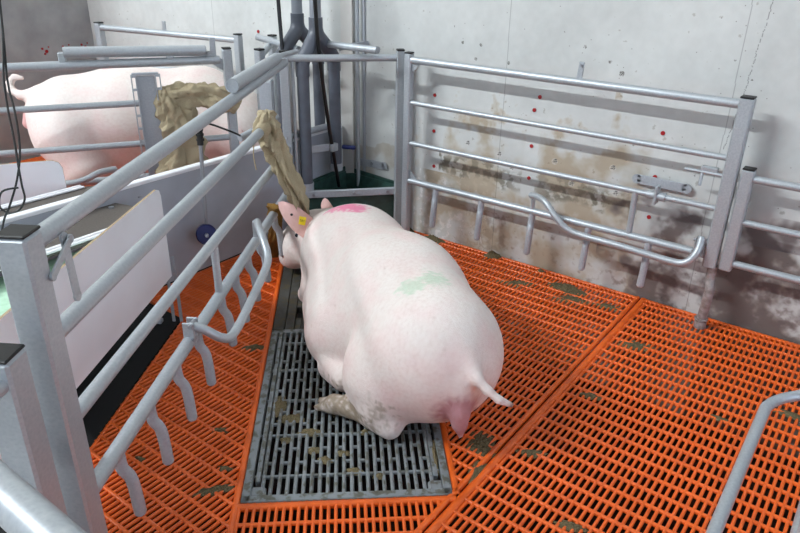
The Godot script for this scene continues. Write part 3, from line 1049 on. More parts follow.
func build_crate() -> void:
	# the crate gate on the left
	var root := thing("crate_gate", "galvanised crate gate with burlap-wrapped rail end and guard hoop beside the sow's head", "gate", GO + GD * 1.1, "galvanised pen gates")
	gate(root, GO, GD, GN, {
		"posts": [[-0.065, 0.20, 1.06, 0.066]],
		"rails": [[1.025, 0.0225, -0.03, 2.30], [0.803, 0.021, -0.03, 1.93], [0.577, 0.019, -0.03, 2.28], [0.352, 0.022, -0.03, 2.28]],
		"struts": [[1.02, 0.352, 0.577]],
		"pins": [0.13, 0.34, 0.555, 0.76, 1.03, 1.22, 1.41, 1.60, 1.90], "pin_top": 0.345,
		"feet": [[-0.05, 0.30]],
		"hoops": [{"foot": 1.56, "plate": 0.70, "path": [[0.70, 0.405, 0.012], [0.705, 0.39, 0.05], [0.73, 0.345, 0.10], [0.80, 0.325, 0.12], [1.05, 0.34, 0.122], [1.27, 0.362, 0.12], [1.34, 0.385, 0.11], [1.41, 0.43, 0.075], [1.48, 0.45, 0.04], [1.56, 0.445, 0.012]]}]})
	var P := func(s: float, y: float, q := 0.0) -> Vector3: return GO + GD * s + UP * y + GN * q
	var st := tool()
	strap(st, P.call(0.045, 1.005, 0.026), P.call(0.045, 0.865, 0.030), GN, 0.026)
	obj("hanging_latch", st, M.zinc, root)
	st = tool()
	strap(st, P.call(0.055, 1.0, 0.034), P.call(-0.04, 0.955, 0.038), GN, 0.02)
	obj("hanging_latch", st, M.zinc, root)
	# locking sleeve above the top rail
	st = tool()
	tube(st, [P.call(1.40, 1.075), P.call(2.14, 1.068)], 0.027, 16)
	mouth(st, P.call(1.395, 1.075), -GD, 0.027)
	var sl := obj("locking_sleeve", st, M.zinc, root)
	st = tool()
	tube(st, [P.call(2.13, 1.068), P.call(2.26, 1.066), P.call(2.38, 1.07, 0.05)], 0.013, 12)
	obj("locking_rod", st, M.zinc, sl)
	st = tool()
	obox(st, P.call(1.43, 1.052), GD, UP, GN, Vector3(0.03, 0.05, 0.02), 0.003)
	obox(st, P.call(2.1, 1.048), GD, UP, GN, Vector3(0.03, 0.05, 0.02), 0.003)
	obj("sleeve_lug", st, M.zinc, sl)
	# stub of the second rail beyond the sack
	st = tool()
	tube(st, [P.call(1.90, 0.803), P.call(2.06, 0.803)], 0.017, 14, true)
	obj("rail_stub", st, M.zinc, root)

	# shorter post of the pen front next to the gate post
	root = thing("front_post", "short galvanised square post with black cap close against the crate gate's tall post", "post", GO - GD * 0.16)
	st = tool()
	obox(st, GO - GD * 0.182 + UP * 0.425 + GN * -0.014, GD, UP, GN, Vector3(0.07, 0.85, 0.07), 0.006)
	obj("post", st, M.zinc, root)
	st = tool()
	obox(st, GO - GD * 0.182 + UP * 0.854 + GN * -0.014, GD, UP, GN, Vector3(0.068, 0.008, 0.068), 0.003)
	obj("end_cap", st, M.cap, root)
	st = tool()
	for y in [0.80]:
		tube(st, [GO - GD * 0.17 + UP * y, GO - GD * 0.75 + UP * y - GN * 0.05], 0.018, 14)
	obj("rail", st, M.zinc, root)

	# gate across the pen front, its top rail passes under the camera
	root = thing("front_gate", "thick galvanised tube rail across the pen front", "gate", Vector3(-1.0, 0, 2.993))
	for x in [-2.62, 0.2]:
		st = tool()
		obox(st, Vector3(x, 0.53, 2.993), Vector3.RIGHT, UP, Vector3(0, 0, 1), Vector3(0.05, 1.06, 0.05), 0.005)
		obj("post", st, M.zinc, root)
	for y in [1.03, 0.35]:
		st = tool()
		tube(st, [Vector3(-2.62, y, 2.993), Vector3(0.2, y, 2.993)], 0.024, 24)
		obj("rail", st, M.zinc, root)

	# gate along the concrete wall
	var o := Vector3(-2.22, 0, 0.12)
	var X := Vector3.RIGHT
	var Z := Vector3(0, 0, 1)
	root = thing("back_gate", "galvanised four-rail gate with bent pins and guard hoop in front of the concrete wall", "gate", o + X * 0.85, "galvanised pen gates")
	gate(root, o, X, Z, wall_gate_spec())
	wall_gate_fittings(root, false)
	# its short continuation to the right
	root = thing("low_gate", "low three-rail galvanised gate hinged beside the tall wall gate", "gate", o + X * 2.2)
	gate(root, o, X, Z, {"posts": [[1.752, 0.305, 0.765, 0.05]], "rails": [[0.728, 0.0165, 1.77, 3.1], [0.535, 0.0150, 1.77, 3.1], [0.341, 0.0165, 1.77, 3.1]], "feet": [[3.1, 0.77]]})

	# gate on the right hand side of the pen: hoop and a piece of bottom rail reach into the picture
	o = Vector3(0.062, 0, 0.95)
	root = thing("side_gate", "galvanised gate at the pen's open side with its guard hoop over the bare orange panel", "gate", o + Z * 0.9, "galvanised pen gates")
	gate(root, o, Z, -X, {
		"posts": [[0.0, 0.0, 1.06, 0.05], [1.95, 0.0, 1.06, 0.05]],
		"rails": [[1.02, 0.021, 0.0, 1.95], [0.80, 0.019, 0.0, 1.95], [0.577, 0.019, 0.0, 1.95], [0.352, 0.022, 0.0, 1.95]],
		"hoops": [{"foot": 1.5, "plate": 0.06, "path": [[0.06, 0.40, 0.012], [0.09, 0.385, 0.06], [0.115, 0.36, 0.10], [0.155, 0.352, 0.14], [0.215, 0.35, 0.166], [0.30, 0.35, 0.170], [0.90, 0.35, 0.165], [1.20, 0.36, 0.16], [1.36, 0.40, 0.08], [1.5, 0.445, 0.012]]}]})

func wall_gate_spec() -> Dictionary:
	return {
		"posts": [[0.0, 0.02, 1.055, 0.042], [1.685, 0.30, 1.05, 0.056]],
		"rails": [[1.023, 0.0195, 0.0, 1.67], [0.797, 0.0135, 0.0, 1.67], [0.571, 0.0135, 0.0, 1.67], [0.352, 0.0185, 0.0, 1.67]],
		"gussets": [[0.02, 1.01, 1.0, -1.0], [0.02, 0.365, 1.0, 1.0]],
		"struts": [[1.306, 0.352, 0.571]],
		"pins": [0.205, 0.50, 0.803, 1.108, 1.405], "pin_top": 0.345,
		"feet": [[1.70, 0.31]],
		"hoops": [{"foot": 0.80, "plate": 1.63, "path": [[0.79, 0.44, 0.012], [0.84, 0.445, 0.03], [0.90, 0.435, 0.06], [0.965, 0.385, 0.078], [1.06, 0.33, 0.08], [1.30, 0.322, 0.08], [1.53, 0.312, 0.08], [1.60, 0.325, 0.078], [1.632, 0.375, 0.06], [1.632, 0.43, 0.02]]}]}

func wall_gate_fittings(root: Node3D, mirror: bool) -> void:
	var o := Vector3(-2.22, 0, 0.12)
	var P := func(s: float, y: float, q := 0.0) -> Vector3:
		var p := o + Vector3(s, y, q)
		return mir(p) if mirror else p
	var X := Vector3.RIGHT
	var Z := Vector3(0, 0, 1)
	var st := tool()
	beam(st, P.call(0.962, 1.03), P.call(0.968, 1.115), X, 0.028, 0.006)
	var lug := obj("latch_lug", st, M.zinc, root)
	st = tool()
	disc(st, P.call(0.968, 1.10, 0.004), Z, 0.007, 0.012, 8)
	obj("bolt", st, M.steel_bolt, lug)
	if mirror:
		return
	st = tool()
	strap(st, P.call(1.27, 0.600, -0.10), P.call(1.50, 0.600, -0.10), Z, 0.045)
	var pl := obj("wall_plate", st, M.zinc_dull, root)
	st = tool()
	tube(st, [P.call(1.375, 0.571, -0.10), P.call(1.375, 0.571, 0.0)], 0.012, 10)
	tube(st, [P.call(1.36, 0.571), P.call(1.44, 0.571)], 0.020, 14)
	obox(st, P.call(1.40, 0.575, 0.0), X, UP, Z, Vector3(0.012, 0.085, 0.05), 0.002)
	obj("rail_clamp", st, M.zinc, pl)
	st = tool()
	tube(st, [P.call(1.50, 0.722, 0.01), P.call(1.70, 0.722, 0.01)], 0.008, 8)
	tube(st, [P.call(1.575, 0.722, 0.01), P.call(1.575, 0.665, 0.02)], 0.008, 8, true)
	obox(st, P.call(1.60, 0.735, 0.0), X, UP, Z, Vector3(0.07, 0.025, 0.03), 0.004)
	obj("sliding_bolt", st, M.zinc, root)

func build_corner() -> void:
	# grey partition between the pens
	var root := thing("partition", "grey plastic partition board with white top edge between the two pens", "partition", Vector3(PART_X, 0, 1.4))
	var st := tool()
	box(st, Vector3(PART_X - 0.018, 0.005, 0.03), Vector3(PART_X + 0.018, 0.545, 2.9), 0.002)
	obj("board", st, M.pvc_grey, root)
	st = tool()
	box(st, Vector3(PART_X - 0.021, 0.545, 0.03), Vector3(PART_X + 0.021, 0.565, 2.9), 0.004)
	obj("top_edge", st, M.white_strip, root)
	st = tool()
	tube(st, [Vector3(PART_X + 0.045, 0.592, 0.55), Vector3(PART_X + 0.045, 0.590, 0.16)], 0.019, 14)
	obj("handrail", st, M.zinc_dull, root)

	# corner frame carrying the far end of the crate gate
	root = thing("corner_frame", "galvanised two-post frame standing across the feeding corner", "frame", Vector3(-2.54, 0, 0.3))
	var p1 := Vector3(-2.755, 0, 0.525)
	var p2 := Vector3(-2.312, 0, 0.075)
	var d := (p2 - p1).normalized()
	var n := UP.cross(d)
	for q in [[p1, 0.05, 1.05], [p2, 0.045, 1.055]]:
		st = tool()
		obox(st, q[0] + UP * q[2] * 0.5, d, UP, n, Vector3(q[1], q[2], q[1]), 0.005)
		var post := obj("post", st, M.zinc, root)
		st = tool()
		obox(st, q[0] + UP * (q[2] + 0.004), d, UP, n, Vector3(q[1] * 0.94, 0.01, q[1] * 0.94), 0.002)
		obj("end_cap", st, M.cap, post)
	st = tool()
	tube(st, [p1 + UP * 1.018 + d * 0.02, p2 + UP * 1.018 - d * 0.02], 0.0195, 16)
	obj("rail", st, M.zinc, root)
	st = tool()
	tube(st, [p1 + d * 0.045 + UP * 1.03, p1 + d * 0.045 + UP * 0.25], 0.009, 10)
	obj("hinge_rod", st, M.zinc, root)
	st = tool()
	beam(st, p2 + d * 0.03 + UP * 0.90, p2 + d * 0.075 + UP * 0.90, UP, 0.012, 0.012)
	beam(st, p2 + d * 0.03 + UP * 0.42, p2 + d * 0.075 + UP * 0.42, UP, 0.02, 0.012)
	obj("hinge_lug", st, M.zinc, root)
	# short open tube bolted to the wall behind
	root = thing("stub_tube", "short open-ended galvanised tube held by a clamp beside the feed pipes", "tube", Vector3(-2.65, 1.055, 0.17))
	st = tool()
	tube(st, [Vector3(-2.73, 1.073, 0.26), Vector3(-2.325, 1.075, 0.26)], 0.019, 16)
	mouth(st, Vector3(-2.323, 1.075, 0.26), Vector3.RIGHT, 0.019)
	obj("tube", st, M.zinc, root)
	st = tool()
	obox(st, Vector3(-2.735, 1.080, 0.26), Vector3.RIGHT, UP, Vector3(0, 0, 1), Vector3(0.03, 0.06, 0.06), 0.006)
	obj("clamp", st, M.zinc_dull, root)
	st = tool()
	beam(st, Vector3(-2.60, 1.06, 0.25), Vector3(-2.60, 1.06, 0.0), UP, 0.03, 0.012)
	obj("wall_arm", st, M.zinc_dull, root)

	# corner trough
	root = thing("feed_trough", "dark green corner feeding trough with a galvanised front bar", "trough", Vector3(-2.68, 0, 0.16))
	var c0 := Vector3(-2.775, 0, 0.008)
	var ca0 := Vector3(-2.75, 0, 0.50)
	var cb0 := Vector3(-2.31, 0, 0.03)
	st = tool()
	var mid := Vector3(-2.64, 0.1, 0.15)
	var inn := func(p: Vector3, y: float, k: float) -> Vector3: return mid.lerp(Vector3(p.x, y, p.z), k)
	var ring := [c0, ca0, ca0.lerp(cb0, 0.5) + Vector3(0.02, 0, 0.02), cb0]
	for k in 4:
		var a: Vector3 = ring[k]
		var b: Vector3 = ring[(k + 1) % 4]
		quad(st, a + UP * 0.02, b + UP * 0.02, b + UP * 0.27, a + UP * 0.27, mid)
		var ai := Vector3(lerpf(a.x, mid.x, 0.08), 0.27, lerpf(a.z, mid.z, 0.08))
		var bi := Vector3(lerpf(b.x, mid.x, 0.08), 0.27, lerpf(b.z, mid.z, 0.08))
		quad(st, a + UP * 0.27, b + UP * 0.27, bi, ai, mid - UP)
		var al := Vector3(lerpf(a.x, mid.x, 0.35), 0.10, lerpf(a.z, mid.z, 0.35))
		var bl := Vector3(lerpf(b.x, mid.x, 0.35), 0.10, lerpf(b.z, mid.z, 0.35))
		quad(st, ai, bi, bl, al, mid + (a + b - mid * 2.0) * 4.0 - UP * 3.0)
		tri(st, al, bl, Vector3(mid.x, 0.095, mid.z), mid - UP)
	for k in 4:
		var a: Vector3 = ring[k]
		var b: Vector3 = ring[(k + 1) % 4]
		tri(st, a + UP * 0.02, b + UP * 0.02, Vector3(mid.x, 0.02, mid.z), mid + UP)
	obj("bowl", st, M.trough_green, root)
	st = tool()
	for e in [[c0, ca0], [c0, cb0]]:
		beam(st, (e[0] as Vector3) + UP * 0.275, (e[1] as Vector3) + UP * 0.262, UP, 0.05, 0.012)
	obj("back_rim", st, M.trough_green, root)
	st = tool()
	beam(st, Vector3(-2.735, 0.252, 0.52), Vector3(-2.30, 0.252, 0.05) , UP, 0.042, 0.02, 0.003)
	var bar := obj("front_bar", st, M.zinc_dull, root)
	for t in [0.18, 0.55, 0.86]:
		st = tool()
		var bp := Vector3(-2.735, 0.252, 0.52).lerp(Vector3(-2.30, 0.252, 0.05), t)
		disc(st, bp + Vector3(0.0075, 0, 0.0075), Vector3(0.70, 0, 0.71), 0.010, 0.012, 6)
		obj("bolt", st, M.steel_bolt, bar)

	# feed pipes
	feed_pipe(-2.70, 0.325, 0.44, 0.185, [0.27, 0.33], "grey forked feed pipe ending over the green trough")
	feed_pipe(-2.925, 0.235, 0.375, 0.075, [0.30, 0.36], "grey forked feed pipe on the far side of the grey partition")
	# black drinking water hoses
	st = tool()
	tube(st, spline([Vector3(-2.97, 1.60, 0.34), Vector3(-2.945, 1.25, 0.355), Vector3(-2.915, 1.05, 0.375), Vector3(-2.85, 0.62, 0.42), Vector3(-2.84, 0.50, 0.42)], 6), 0.011, 10)
	tag(obj("water_hose", st, M.hose_black), "slanting black hose dropping past the far forked pipe", "hose", "black hoses at the feed pipes")
	st = tool()
	tube(st, spline([Vector3(-2.65, 1.60, 0.39), Vector3(-2.65, 1.25, 0.375), Vector3(-2.65, 1.00, 0.355), Vector3(-2.645, 0.62, 0.30), Vector3(-2.64, 0.25, 0.23)], 6), 0.011, 10)
	tag(obj("water_hose", st, M.hose_black), "straight black hose running down into the green trough", "hose", "black hoses at the feed pipes")
	root = thing("pipe_clamp", "flat galvanised clamp holding the pipes above the trough", "clamp", Vector3(-2.66, 0.50, 0.3))
	st = tool()
	beam(st, Vector3(-2.715, 0.50, 0.42), Vector3(-2.652, 0.50, 0.27), UP, 0.045, 0.008)
	obj("strap", st, M.zinc_dull, root)
	st = tool()
	obox(st, Vector3(-2.640, 0.50, 0.27), Vector3.RIGHT, UP, Vector3(0, 0, 1), Vector3(0.03, 0.045, 0.05), 0.004)
	obj("clamp_block", st, M.zinc, root)
	st = tool()
	tube(st, [Vector3(-2.665, 0.475, 0.16), Vector3(-2.60, 0.475, 0.13)], 0.013, 10, true)
	obj("blue_plug", st, M.blue, root)

	# conduit and brackets on the wall
	root = thing("conduit", "thin galvanised conduit tube running down the wall into the feeding corner", "conduit", Vector3(-2.655, 0.2, 0.03))
	st = tool()
	tube(st, [Vector3(-2.655, 0.20, 0.03), Vector3(-2.655, 7.3, 0.03)], 0.012, 12)
	obj("tube", st, M.zinc, root)
	st = tool()
	strap(st, Vector3(-2.645, 0.352, 0.014), Vector3(-2.465, 0.362, 0.014), Vector3(0, 0, 1), 0.045)
	var pl := obj("wall_plate", st, M.zinc_dull, root)
	for x in [-2.56, -2.47]:
		st = tool()
		disc(st, Vector3(x, 0.357, 0.02), Vector3(0, 0, 1), 0.010, 0.010, 6)
		obj("bolt", st, M.steel_bolt, pl)
	st = tool()
	box(st, Vector3(-2.79, 0.0, 0.0), Vector3(-2.70, 7.3, 0.022), 0.003)
	var tr := struct("trim_1", st, M.pipe_pale)
	tr.material_override = M.concrete_plain
	st = tool()
	box(st, Vector3(-2.635, 0.28, 0.0), Vector3(-2.618, 7.3, 0.012), 0.002)
	struct("trim_2", st, M.zinc_dull)

func feed_pipe(x: float, z: float, za: float, zb: float, ends: Array, label: String) -> void:
	var root := thing("feed_pipe", label, "pipe", Vector3(x, ends[0], z), "forked feed pipes")
	var st := tool()
	tube(st, [Vector3(x, 1.20, z), Vector3(x, 7.3, z)], 0.031, 18)
	obj("riser", st, M.pipe_pale, root)
	st = tool()
	tube(st, [Vector3(x, 1.215, z), Vector3(x, 1.13, z)], 0.038, 18)
	obj("collar", st, M.pipe_grey, root)
	for k in 2:
		var zz: float = za if k == 0 else zb
		st = tool()
		tube(st, spline([Vector3(x, 1.16, z), Vector3(x, 1.12, lerpf(z, zz, 0.12)), Vector3(x, 1.06, lerpf(z, zz, 0.55)), Vector3(x, 1.00, lerpf(z, zz, 0.94)), Vector3(x, 0.955, zz), Vector3(x, 0.92, zz)], 5), 0.038, 18)
		obj("branch", st, M.pipe_grey, root)
		st = tool()
		tube(st, [Vector3(x, 0.95, zz), Vector3(x, ends[k], zz)], 0.034, 18)
		mouth(st, Vector3(x, ends[k] - 0.001, zz), -UP, 0.034)
		var leg := obj("drop_leg", st, M.pipe_grey, root)
		st = tool()
		tube(st, [Vector3(x, ends[k] + 0.045, zz), Vector3(x, ends[k] + 0.002, zz)], 0.039, 18)
		obj("end_collar", st, M.zinc_dull, leg)

func board(called: String, label: String, a: Vector3, d: Vector3, len: float, y0: float, y1: float) -> void:
	var n := UP.cross(d)
	var root := thing(called, label, "board", a + d * len * 0.5 + UP * y0, "white creep boards")
	var st := tool()
	# outline with one rounded upper corner at the far end
	var pts := [Vector2(0, y0), Vector2(len, y0), Vector2(len, y1 - 0.04), Vector2(len - 0.012, y1 - 0.012), Vector2(len - 0.04, y1), Vector2(0, y1)]
	var c := a + d * len * 0.5 + UP * (y0 + y1) * 0.5
	for s in [-0.005, 0.005]:
		for k in range(1, 5):
			var f := func(v: Vector2) -> Vector3: return a + d * v.x + UP * v.y + n * s
			tri(st, f.call(pts[0]), f.call(pts[k]), f.call(pts[k + 1]), c - n * s)
	obj("sheet", st, M.white_board, root)
	st = tool()
	for k in 6:
		var p: Vector2 = pts[k]
		var q: Vector2 = pts[(k + 1) % 6]
		quad(st, a + d * p.x + UP * p.y - n * 0.005, a + d * q.x + UP * q.y - n * 0.005, a + d * q.x + UP * q.y + n * 0.005, a + d * p.x + UP * p.y + n * 0.005, c)
	obj("raw_edge", st, M.board_edge, root)

func build_next_pen() -> void:
	var md := Vector3(-GD.x, 0, GD.z)
	var mn := Vector3(-GN.x, 0, GN.z)
	var mo := mir(GO)
	var P := func(s: float, y: float, q := 0.0) -> Vector3: return mo + md * s + UP * y + mn * q
	var root := thing("crate_gate", "galvanised crate gate with a wide channel upright beside the standing sow", "gate", mo + md * 1.1, "galvanised pen gates")
	gate(root, mo, md, mn, {
		"posts": [[-0.065, 0.0, 1.06, 0.06], [2.24, 0.0, 1.06, 0.05]],
		"rails": [[1.005, 0.0225, -0.03, 2.2], [0.800, 0.017, -0.03, 1.78], [0.585, 0.017, -0.03, 2.22], [0.40, 0.019, -0.03, 2.22]],
		"hoops": [{"foot": 1.6, "plate": 0.80, "path": [[0.80, 0.42, -0.012], [0.82, 0.40, -0.05], [0.9, 0.40, -0.09], [1.2, 0.41, -0.09], [1.42, 0.43, -0.08], [1.52, 0.46, -0.05], [1.6, 0.46, -0.012]]}]})
	var st := tool()
	tube(st, [P.call(1.45, 1.068), P.call(2.13, 1.055)], 0.027, 18)
	mouth(st, P.call(2.135, 1.055), md, 0.027)
	obj("locking_sleeve", st, M.zinc, root)
	st = tool()
	for s in [1.44, 1.95]:
		obox(st, P.call(s, 1.04), md, UP, mn, Vector3(0.035, 0.055, 0.03), 0.004)
	obj("sleeve_lug", st, M.zinc, root)
	st = tool()
	beam(st, P.call(2.17, 1.12, 0.0), P.call(2.17, 1.02, 0.0), md, 0.03, 0.008)
	beam(st, P.call(2.13, 1.035), P.call(2.24, 0.96), UP, 0.05, 0.008)
	obj("end_bracket", st, M.zinc, root)
	# wide channel with slotted flanges
	var q := -0.03
	st = tool()
	beam(st, P.call(1.815, 0.40, q - 0.008), P.call(1.812, 0.945, q - 0.008), md, 0.095, 0.01)
	var ch := obj("channel_upright", st, M.zinc_dull, root)
	for s in [1.757, 1.874]:
		st = tool()
		for e in [-0.011, 0.011]:
			beam(st, P.call(s + e, 0.40, q - 0.02), P.call(s + e, 0.955, q - 0.02), md, 0.006, 0.014, 0.001)
		for y in 9:
			obox(st, P.call(s, 0.41 + y * 0.067, q - 0.02), md, UP, mn, Vector3(0.024, 0.012, 0.012), 0.001)
		obj("slotted_flange", st, M.zinc_dull, ch)
	st = tool()
	beam(st, P.call(1.75, 0.955, q - 0.012), P.call(1.88, 0.955, q - 0.012), UP, 0.014, 0.02)
	obj("channel_head", st, M.zinc_dull, ch)

	# wall gate of the next pen, seen above the sow's back
	root = thing("back_gate", "galvanised gate along the wall behind the standing sow", "gate", mir(Vector3(-1.37, 0, 0.12)), "galvanised pen gates")
	gate(root, Vector3(-3.44, 0, 0.235), Vector3(-0.9837, 0, 0.180), Vector3(0.180, 0, 0.9837), {
		"posts": [[0.0, 0.02, 1.055, 0.045], [1.18, 0.0, 1.05, 0.05]],
		"rails": [[1.023, 0.0195, 0.0, 1.18], [0.797, 0.0135, 0.0, 1.18], [0.571, 0.0135, 0.0, 1.18], [0.352, 0.0185, 0.0, 1.18]]})
	st = tool()
	beam(st, Vector3(-4.02, 1.03, 0.342), Vector3(-4.02, 1.10, 0.342), Vector3.RIGHT, 0.035, 0.008)
	obj("latch_lug", st, M.zinc, root)
	root = thing("corner_frame", "galvanised frame at the feeding corner of the standing sow", "frame", Vector3(-3.1, 0, 0.3))
	for p in [Vector3(-2.90, 0, 0.56), Vector3(-3.28, 0, 0.10)]:
		st = tool()
		obox(st, p + UP * 0.525, Vector3.RIGHT, UP, Vector3(0, 0, 1), Vector3(0.045, 1.05, 0.045), 0.005)
		var post := obj("post", st, M.zinc, root)
		st = tool()
		obox(st, p + UP * 1.054, Vector3.RIGHT, UP, Vector3(0, 0, 1), Vector3(0.043, 0.01, 0.043), 0.002)
		obj("end_cap", st, M.cap, post)
	st = tool()
	tube(st, [Vector3(-2.90, 1.015, 0.56), Vector3(-3.28, 1.015, 0.10)], 0.018, 14)
	obj("rail", st, M.zinc, root)
	st = tool()
	tube(st, [Vector3(-3.30, 1.05, 0.20), Vector3(-2.86, 1.03, 0.30)], 0.019, 14)
	obj("rail", st, M.zinc, root)
	# box of the drinker fixed to the post
	root = thing("valve_box", "small grey metal box on the frame post above the burlap", "box", Vector3(-2.834, 0.728, 0.587))
	st = tool()
	obox(st, Vector3(-2.834, 0.813, 0.587), Vector3(0.8, 0, -0.6), UP, Vector3(0.6, 0, 0.8), Vector3(0.075, 0.17, 0.05), 0.004)
	obj("case", st, M.zinc_dull, root)
	st = tool()
	obox(st, Vector3(-2.804, 0.813, 0.575), Vector3(0.8, 0, -0.6), UP, Vector3(0.6, 0, 0.8), Vector3(0.006, 0.19, 0.07), 0.002)
	obj("side_plate", st, M.zinc, root)
	st = tool()
	beam(st, Vector3(-2.834, 0.813, 0.587), Vector3(-2.90, 0.813, 0.56), UP, 0.03, 0.012)
	obj("bracket", st, M.zinc, root)

	# creep boards and lids
	board("white_board", "large white board with raw wooden edge beside the black rubber mat", Vector3(-1.62, 0, 2.873), GD, 1.515, 0.235, 0.650)
	board("white_board", "white board with rounded corner in front of the standing sow's hind leg", mir(Vector3(-1.62, 0, 2.873)), md, 1.50, 0.235, 0.628)
	root = thing("board_post", "thin double metal strip holding the end of the large white board", "post", Vector3(-2.445, 0, 1.592))
	for k in 2:
		st = tool()
		obox(st, Vector3(-2.450 + 0.028 * k, 0.165, 1.600 - 0.02 * k), GN, UP, GD, Vector3(0.014, 0.33, 0.006), 0.001)
		obj("strip", st, M.zinc_dull, root)
	st = tool()
	obox(st, Vector3(-2.50, 0.01, 1.655), GN, UP, GD, Vector3(0.05, 0.02, 0.03), 0.003)
	obj("foot_plate", st, M.zinc_dull, root)
	lid("creep_lid", "brown creep lid with white double trim between partition and large white board", [Vector3(-2.775, 0.5, 1.60), Vector3(-2.60, 0.5, 1.555), Vector3(-2.455, 0.5, 1.66), Vector3(-2.50, 0.5, 2.55), Vector3(-2.775, 0.5, 2.55)], [Vector3(-2.485, 0.506, 2.50), Vector3(-2.510, 0.506, 1.70)])
	lid("creep_lid", "brown creep lid with white double trim behind the grey partition", [Vector3(-2.83, 0.49, 1.42), Vector3(-3.05, 0.49, 1.45), Vector3(-3.15, 0.49, 1.60), Vector3(-3.15, 0.49, 2.5), Vector3(-2.83, 0.49, 2.5)], [Vector3(-3.135, 0.496, 2.45), Vector3(-3.125, 0.496, 1.56)])
	st = tool()
	var a := Vector3(-2.55, 0.44, 1.75)
	var ring := [a, Vector3(-2.41, 0.44, 1.75), Vector3(-1.90, 0.44, 2.56), Vector3(-2.55, 0.44, 2.56)]
	quad(st, ring[0], ring[1], ring[2], ring[3], Vector3(-2.4, 0, 2.2))
	for k in 4:
		quad(st, ring[k], ring[(k + 1) % 4], ring[(k + 1) % 4] - UP * 0.03, ring[k] - UP * 0.03, Vector3(-2.45, 0.43, 2.2))
	quad(st, ring[0] - UP * 0.03, ring[1] - UP * 0.03, ring[2] - UP * 0.03, ring[3] - UP * 0.03, Vector3(-2.4, 1, 2.2))
	tag(obj("heating_mat", st, M.green_mat), "pale green mat in the creep behind the large white board", "mat")

func lid(called: String, label: String, poly: Array, trim: Array) -> void:
	var c := Vector3.ZERO
	for p in poly:
		c += p / poly.size()
	var root := thing(called, label, "lid", c, "brown creep lids")
	var st := tool()
	for k in poly.size():
		var p: Vector3 = poly[k]
		var q: Vector3 = poly[(k + 1) % poly.size()]
		tri(st, p, q, c, c - UP)
		tri(st, p - UP * 0.014, q - UP * 0.014, c - UP * 0.014, c + UP)
		quad(st, p, q, q - UP * 0.014, p - UP * 0.014, c - UP * 0.007)
	obj("panel", st, M.brown_board, root)
	var d: Vector3 = (trim[1] - trim[0]).normalized()
	var s := d.cross(UP)
	for k in 2:
		st = tool()
		beam(st, trim[0] + s * 0.026 * k, trim[1] + s * 0.026 * k, s, 0.017, 0.010)
		obj("trim_strip", st, M.white_strip, root)
	st = tool()
	disc(st, Vector3(poly[0].x + 0.045, poly[0].y + 0.003, poly[0].z + 0.05), UP, 0.012, 0.008, 8)
	obj("bolt", st, M.steel_bolt, root)

